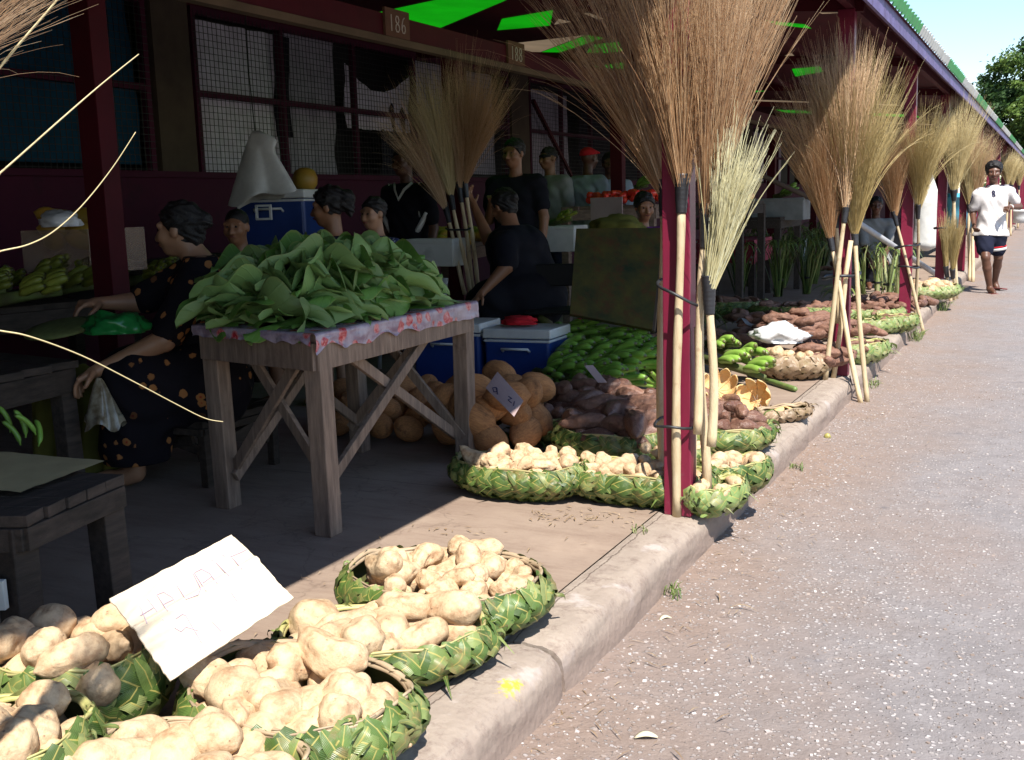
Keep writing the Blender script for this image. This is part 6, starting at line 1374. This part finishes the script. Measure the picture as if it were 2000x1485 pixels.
for zz, mt, hh in ((.0, 'white_cloth', .035), (.032, 'red_cloth', .02)):
    m = MB(); ax = (V['hipl'] - V['knl']).normalized(); Rm = ax.to_track_quat('Z', 'X').to_matrix(); m.lathe([(.104, -hh/2), (.110, -hh/2), (.112, hh/2), (.104, hh/2)], 24, c=kl + ax*(zz + .0), R=Rm); m.build('shorts_stripe', MT[mt], T, smooth=True)
for x in 'lr':
    a = V['an'+x]; t = V['to'+x]; f = (t - a); f.z = 0; f.normalize(); m = MB(); c = a + f*.06 + Vector((0,0,-.075 if x == 'r' else -.09)); m.bar(c - f*.13, c + f*.13, .09, .018, up=(0,0,1) if x == 'r' else (0,.2,1)); m.build('flip_flop', MT['lip'], T, bevel=.006)
MT['lip2'] = MT['lip']
m = MB(); wp = V['wrl'].lerp(V['ell'], .12); Rm = (V['ell'] - V['wrl']).to_track_quat('Z', 'X').to_matrix(); m.lathe([(.026,-.012),(.034,-.01),(.034,.01),(.026,.012)], 16, c=wp, R=Rm); m.build('wristband', MT['white_cloth'], T, smooth=True)

# woman in the flowered dress
d = 4.85
J = D({'head': (352, 452, d), 'neck': (392, 512, d + .02), 'shl': (395, 530, d - .18), 'shr': (390, 528, d + .2), 'ell': (320, 665, d - .3), 'wrl': (195, 722, d - .35), 'elr': (270, 590, d + .15), 'wrr': (200, 592, d + .05), 'pel': (400, 745, d + .05), 'hipl': (398, 752, d - .08), 'hipr': (400, 745, d + .16),
       'knl': (265, 745, d - .25), 'anl': (262, 880, d - .15), 'knr': (270, 735, d + .1), 'anr': (285, 870, d + .25)})
for k in ('anl', 'anr'): J[k].z = .09
J['tol'] = J['anl'] + Vector((-.17, -.10, -.05)); J['tor'] = J['anr'] + Vector((-.17, -.05, -.05))
MT['black_skirt'] = MT['black_cloth']
LW = _X[0]; left = Vector((-.93, -.32, -.05))
person('large woman in a black dress with orange flowers sitting in profile at the left', J, left, 1.02, 'skin_light', [('shirt', 'floral_black', {'sleeve': .85, 'g': .022, 'nocut': True}), ('skirt', 'floral_black', {'g': .03})], ('bun', .010), fat=1.38, vox=.008, palms=((0,0,-1), (0,.3,-1)), curl=.8)
c = AD(197, 785, d - .38); cbag = NT('clear_bag'); cbag.set(cbag.mix(cbag.ramp(cbag.noise(14, 6), [(.4, 0.), (.6, 1.)]), (.34,.30,.22), (.16,.12,.07)), .2, .6)
mb = MB()
def cb(u, v):
    a = 2*math.pi*u; r = (.012 + .085*v**.8)*(1 + .14*math.sin(3*a) + .1*math.sin(7*a + v*3)); return c + Vector((math.cos(a)*r, math.sin(a)*r*.6, .10 - .20*v + (.02*math.sin(4*a) if v > .8 else 0)))
mb.grid(cb, 36, 14); tag(mb.build('produce_bag', cbag.m, smooth=True), 'small clear bag of produce hanging from the hand of the woman in flowers', 'bag')
for k, y in enumerate((-.18, .2)):
    pass
trestle('stool', [(J['pel'].x + .2, J['pel'].y - .25), (J['pel'].x - .3, J['pel'].y - .25), (J['pel'].x - .3, J['pel'].y + .3), (J['pel'].x + .2, J['pel'].y + .3)], J['pel'].z - .13, 'dark folding seat under the woman in the flowered dress', leg=.04, apron=.03, mt='darkwood', cat='seat', braces='x')

def standing(px, ytop, dd, s=1.0, turn=0.0, arms='down'):
    hd = AD(px, ytop, dd); hd.z -= .12*s; x, y, z = hd; f = Vector((math.sin(turn), -math.cos(turn), 0)); r = Vector((-f.y, f.x, 0)); r = f.cross(Vector((0,0,1)))
    B_ = lambda a, b, c: Vector((x, y, 0)) + r*a + f*b + Vector((0,0,c)); zz = z
    J = {'head': B_(0, .0, zz), 'neck': B_(0, -.03, zz - .20*s), 'shl': B_(-.19*s, -.03, zz - .25*s), 'shr': B_(.19*s, -.03, zz - .25*s), 'pel': B_(0, -.03, zz - .72*s), 'hipl': B_(-.09*s, -.03, zz - .76*s), 'hipr': B_(.09*s, -.03, zz - .76*s),
         'ell': B_(-.25*s, -.04, zz - .54*s), 'wrl': B_(-.25*s, .05, zz - .78*s), 'elr': B_(.25*s, -.04, zz - .54*s), 'wrr': B_(.25*s, .05, zz - .78*s)}
    g = max(.05, zz - 1.58*s)
    for sx, n in ((-1, 'l'), (1, 'r')):
        J['kn'+n] = B_(sx*.10*s, .0, max(.40*s, zz - 1.16*s)); J['an'+n] = B_(sx*.11*s, -.03, .08); J['to'+n] = B_(sx*.13*s, .12, .03)
    J['_f'] = f; J['_r'] = r; J['_b'] = B_; return J
def mk(label, px, ytop, dd, s, turn, cl, hair, **kw):
    J = standing(px, ytop, dd, s, turn); f = J.pop('_f'); r = J.pop('_r'); b = J.pop('_b'); ch_ = kw.pop('mod', None)
    if ch_: ch_(J, b)
    return person(label, J, kw.pop('face', f), s, kw.pop('skin', 'skin'), cl, hair, **kw)
# boy in checked shirt, sitting girl, child with shaved head
def sit(J, b):
    for n, sx in (('l', -1), ('r', 1)):
        J['kn'+n] = J['hip'+n] + (J['kn'+n] - J['hip'+n])*0 + b(sx*.1, .38, J['hip'+n].z) - b(sx*.1, 0, J['hip'+n].z); J['kn'+n].z = J['hip'+n].z - .02; J['an'+n] = Vector((J['kn'+n].x, J['kn'+n].y, max(.08, J['kn'+n].z - .42))); J['to'+n] = J['an'+n] + (b(0,.15,0) - b(0,0,0)) + Vector((0,0,-.05))
        J['wr'+n] = J['kn'+n] + Vector((0,0,.08)); J['el'+n] = (J['sh'+n] + J['wr'+n])/2 + Vector((0,0,-.08))
mk('boy with short dark hair in a blue checked shirt looking over the leaf heap', 728, 388, 6.7, .82, -.35, [('shirt', 'check_cloth', {'sleeve': .7, 'g': .014}), ('shorts', 'navy_cloth')], ('short', .010), face=(-.25,-.95,-.08), skin='skin_light', mod=sit, vox=.0075)
mk('girl in profile with a thick dark ponytail behind the leaf heap', 640, 368, 6.3, .96, -1.2, [('shirt', 'navy_cloth', {'sleeve': .7}), ('shorts', 'navy_cloth')], ('pony', .014), face=(-.97,-.35,-.1), mod=sit, vox=.0075)
mk('smiling child with shaved head between the woman in the flowered dress and the blue cooler', 460, 410, 6.2, .86, -.2, [('shirt', 'olive_cloth', {'sleeve': .7}), ('shorts', 'navy_cloth')], ('short', .001), face=(.3,-.95,-.05), mod=sit, vox=.0075)
yT, yV, yP, yb = mk('standing youth in a black shirt with white collar, face hidden by the broom fan', 787, 288, 8.6, .98, -.1, [('shirt', 'black_cloth', {'sleeve': .72, 'g': .02}), ('trousers', 'navy_cloth')], ('short', .008), skin='skin_dark', face=(-.3,-.95,-.1))
m = MB(); nk = yV['neck']
m.tube([nk + Vector((-.085, -.055, .03)), nk + Vector((-.045, -.115, -.02)), nk + Vector((0, -.14, -.10)), nk + Vector((.045, -.115, -.02)), nk + Vector((.085, -.055, .03))], .013, 6, flat=.5); m.build('collar', MT['white_cloth'], yT, smooth=True)
for sx, x in ((-1, 'l'), (1, 'r')):
    a, b = yV['sh'+x], yV['el'+x]
    for o_ in (-.016, .016): m = MB(); m.tube([a + Vector((sx*.03, -.03 + o_, .08)), a.lerp(b, .3) + Vector((sx*.075, -.045 + o_, .02)), a.lerp(b, .68) + Vector((sx*.070, -.045 + o_, 0))], .006, 5); m.build('sleeve_stripe', MT['white_cloth'], yT, smooth=True)
    m = MB(); m.tube([a + Vector((-sx*.04, -.06, -.16)), yV['hip'+x] + Vector((sx*.05, -.09, .05))], .022, 6, flat=.4); m.build('side_panel', MT['white_cloth'], yT, smooth=True)
def hold(J, b): J['wrr'] = b(-.02, .28, J['shr'].z - .05); J['elr'] = b(-.24, .10, J['shr'].z - .26); J['wrr'] = b(-.16, .22, J['shr'].z - .05); J['elr'], J['ell'] = b(.25, -.02, J['shr'].z - .29), b(-.26, .02, J['shl'].z - .28); J['wrr'] = b(.14, .20, J['shr'].z - .14)
mk('smiling woman in a plain black shirt standing behind the woman bent over the coolers', 1003, 273, 9.0, 1.0, .1, [('shirt', 'black_cloth', {'sleeve': .6, 'g': .025, 'nk': (0,-.3,1)}), ('trousers', 'navy_cloth')], ('short', .012), fat=1.12, face=(-.15,-1,-.05), mod=hold)
mk('heavy man with dark glasses in a light grey collared shirt behind the tomato table', 1070, 288, 11.3, 1.0, -.3, [('shirt', 'grey_cloth', {'sleeve': .7, 'g': .025}), ('trousers', 'navy_cloth')], ('short', .003), fat=1.25, face=(-.45,-.9,-.05), vox=.010)
hc = AD(1067, 305, 11.15); m = MB(); m.tube([hc + Vector((-.06, -.02, 0)), hc + Vector((-.03,-.03,0)), hc + Vector((.0,-.03,0)), hc + Vector((.05,-.0,0))], [.012,.018,.018,.010], 8)
o = m.build('sunglasses', MT['black'], smooth=True); tag(o, 'dark sunglasses worn by the heavy man in the grey shirt', 'sunglasses')
mk('man in a red cap and pale blue shirt seen from behind at the tomato table', 1150, 289, 11.6, 1.0, 2.8, [('shirt', 'pale_blue_cloth', {'sleeve': .6, 'g': .02}), ('trousers', 'navy_cloth')], ('cap',), skin='skin_dark', vox=.010)
mk('person in pale blue half hidden by the dark inner post right of the red cap', 1190, 300, 11.9, .98, .4, [('shirt', 'pale_blue_cloth', {'sleeve': .6, 'g': .02}), ('trousers', 'navy_cloth')], ('short', .01), skin='skin_dark', vox=.010)
mk('person in purple with dark hair sitting behind the tilted board', 1258, 378, 8.9, .95, .9, [('shirt', 'purple_cloth', {'sleeve': .8, 'g': .02}), ('trousers', 'navy_cloth')], ('bun', .015), face=(.6,-.8,-.2), mod=sit, vox=.009)
mk('dark clothed person sitting in shade by the third post behind the slanted pole', 1712, 385, 13.8, .95, .2, [('shirt', 'grey_cloth', {'sleeve': .8, 'g': .02}), ('trousers', 'black_cloth')], ('short', .01), skin='skin_dark', mod=sit, vox=.010)
# woman in black bending over the coolers
d = 7.75
J = D({'head': (985, 405, d + .1), 'neck': (1000, 448, d + .05), 'shl': (1035, 478, d + .05), 'shr': (985, 478, d - .12), 'elr': (990, 520, d - .2), 'wrr': (942, 572, d - .25), 'ell': (955, 470, d + .45), 'wrl': (925, 400, d + .5), 'pel': (1035, 575, d + .15), 'hipl': (1048, 580, d + .15), 'hipr': (1012, 585, d + .05), 'knl': (960, 588, d - .1), 'knr': (945, 600, d + .1), 'anl': (965, 690, d + .1), 'anr': (950, 690, d + .2)})
for k in ('anl', 'anr'): J[k].z = .09
J['tol'] = J['anl'] + Vector((-.15, -.1, -.05)); J['tor'] = J['anr'] + Vector((-.15, -.08, -.05))
person('woman all in black sitting sideways and reaching one hand down to the leaf table corner', J, (-.85,.3,-.3), 1.0, 'skin', [('shirt', 'black_cloth', {'sleeve': .75, 'g': .03, 'nocut': True}), ('skirt', 'black_cloth', {'g': .03})], ('bun', .014), fat=1.55, palms=((1,0,0), (0,0,-1)), curl=.5)

# ---------------------------------------------------------------- trees
def tree(px, py, dist, R_, label, seed, lobes):
    random.seed(seed); c = AD(px, py, dist); T = empty('broadleaf_tree', (c.x, c.y, 0), 0, label, 'tree', 'trees beyond the end of the market'); mb = MB()
    for (dx, dy, dz, r) in lobes:
        o = Vector((dx, dy, c.z + dz))
        for cl in range(int(34*r*r/4) + 14):
            v = Vector((random.gauss(0,1), random.gauss(0,1), random.gauss(0,1))).normalized()*r*rnd(.55, 1.05); v.z *= .8; cc = o + v; tone = rnd(0, 1); rr = rnd(.35, .75)
            for k in range(90):
                u = Vector((random.gauss(0,1), random.gauss(0,1), random.gauss(0,.7)))*rr*.55; p = cc + u; n_ = Vector((rnd(-1,1), rnd(-1,1), rnd(.1,1.2))).normalized(); a = n_.orthogonal().normalized()*rnd(.10,.20); b = n_.cross(a)*.55
                mb.add([p - a, p - b*.9, p + a, p + b*.9], [(0,1,2,3)], ar=min(1, max(0, tone + rnd(-.15,.15))))
    mb.build('crown', MT['tree_leaf'], T)
    m = MB(); h = c.z - 1; m.tube([(0,0,-.2), (.1,.1,h*.4), (-.1,.2,h*.8), (0,0,h)], [.5,.38,.28,.15], 10)
    for (dx, dy, dz, r) in lobes[:6]: m.tube([(0,0,h*.55), Vector((dx*.5, dy*.5, h*.75 + dz*.3)), Vector((dx, dy, c.z + dz))], [.22,.14,.05], 7)
    m.build('trunk', MT['trunk'], T, smooth=True)
s = NT('tree_leaf'); k = s.ramp(s.attr('ar'), [(0., (.025,.055,.018)), (.5, (.06,.12,.03)), (1., (.13,.20,.04))]); s.set(k, .5, .35); t = s.n('BsdfTranslucent'); s.l(k, t.inputs[0]); mx = s.n('MixShader'); mx.inputs[0].default_value = .3
s.l(s.b.outputs[0], mx.inputs[1]); s.l(t.outputs[0], mx.inputs[2]); s.l(mx.outputs[0], s.out.inputs[0]); MT['tree_leaf'] = s.m
tree(2040, 190, 70, 5, 'large dark green leafy tree rising over the far end of the roof', 1, [(-1.2, 0, 1.2, 2.6), (.9, 1, 2.6, 2.4), (-2.0, -1, -1.2, 2.2), (.8, -1.5, -1.0, 2.8), (-.6, .5, -3.4, 2.8), (2.6, 0, .2, 2.8), (-2.9, 1, .3, 1.0), (1.5, 0, -4, 3)])
tree(2085, 330, 95, 5, 'paler tree lower down behind the large one at the end of the road', 2, [(-2.5, 0, -1, 3.2), (0, 0, 1, 3.5), (-5, 2, -2.5, 2.5), (3, 0, -2, 3.5)])

# car added just outside the frame on the right to throw the road shadow
T = empty('shadow_car', (1.12, 20.6, -.15), 0, 'unseen car added right of the road, only its dark shadow reaching the picture', 'car')
MT['car'] = generic('dark_blue_car_paint', (.02,.03,.07), (.02,.03,.06), 2, .25, .6, 0, 20, .002, 0)
prof = [(-2.1,.35),(-2.12,.62),(-2.0,.86),(-1.2,.96),(-.75,1.38),(.35,1.42),(1.15,1.0),(1.95,.90),(2.1,.6),(2.08,.35)]
m = MB(); n = len(prof); L = [(-.80 + (.12 if z > 1.1 else 0), y, z) for y, z in prof]; R_ = [(.80 - (.12 if z > 1.1 else 0), y, z) for y, z in prof]
m.add(L + R_, [tuple(range(n)), tuple(range(2*n-1, n-1, -1))] + [(i, (i+1) % n, n + (i+1) % n, n + i)[::-1] for i in range(n)]); m.build('body', MT['car'], T, bevel=.05)
for x in (-.72, .72):
    for y in (-1.35, 1.3): m = MB(); m.lathe([(.001,-.1),(.30,-.1),(.32,-.06),(.32,.06),(.30,.1),(.001,.1)], 24, c=(x, y, .32), R=Matrix.Rotation(math.pi/2, 3, 'Y')); m.build('wheel', MT['black'], T)
for x in (-.72, .72): m = MB(); m.add([(x*.965, -.62, 1.30), (x*.965, .30, 1.34), (x*1.09, .95, 1.02), (x*1.09, -.95, 1.0)], [(0,1,2,3)]); m.build('window', MT['eye'], T)
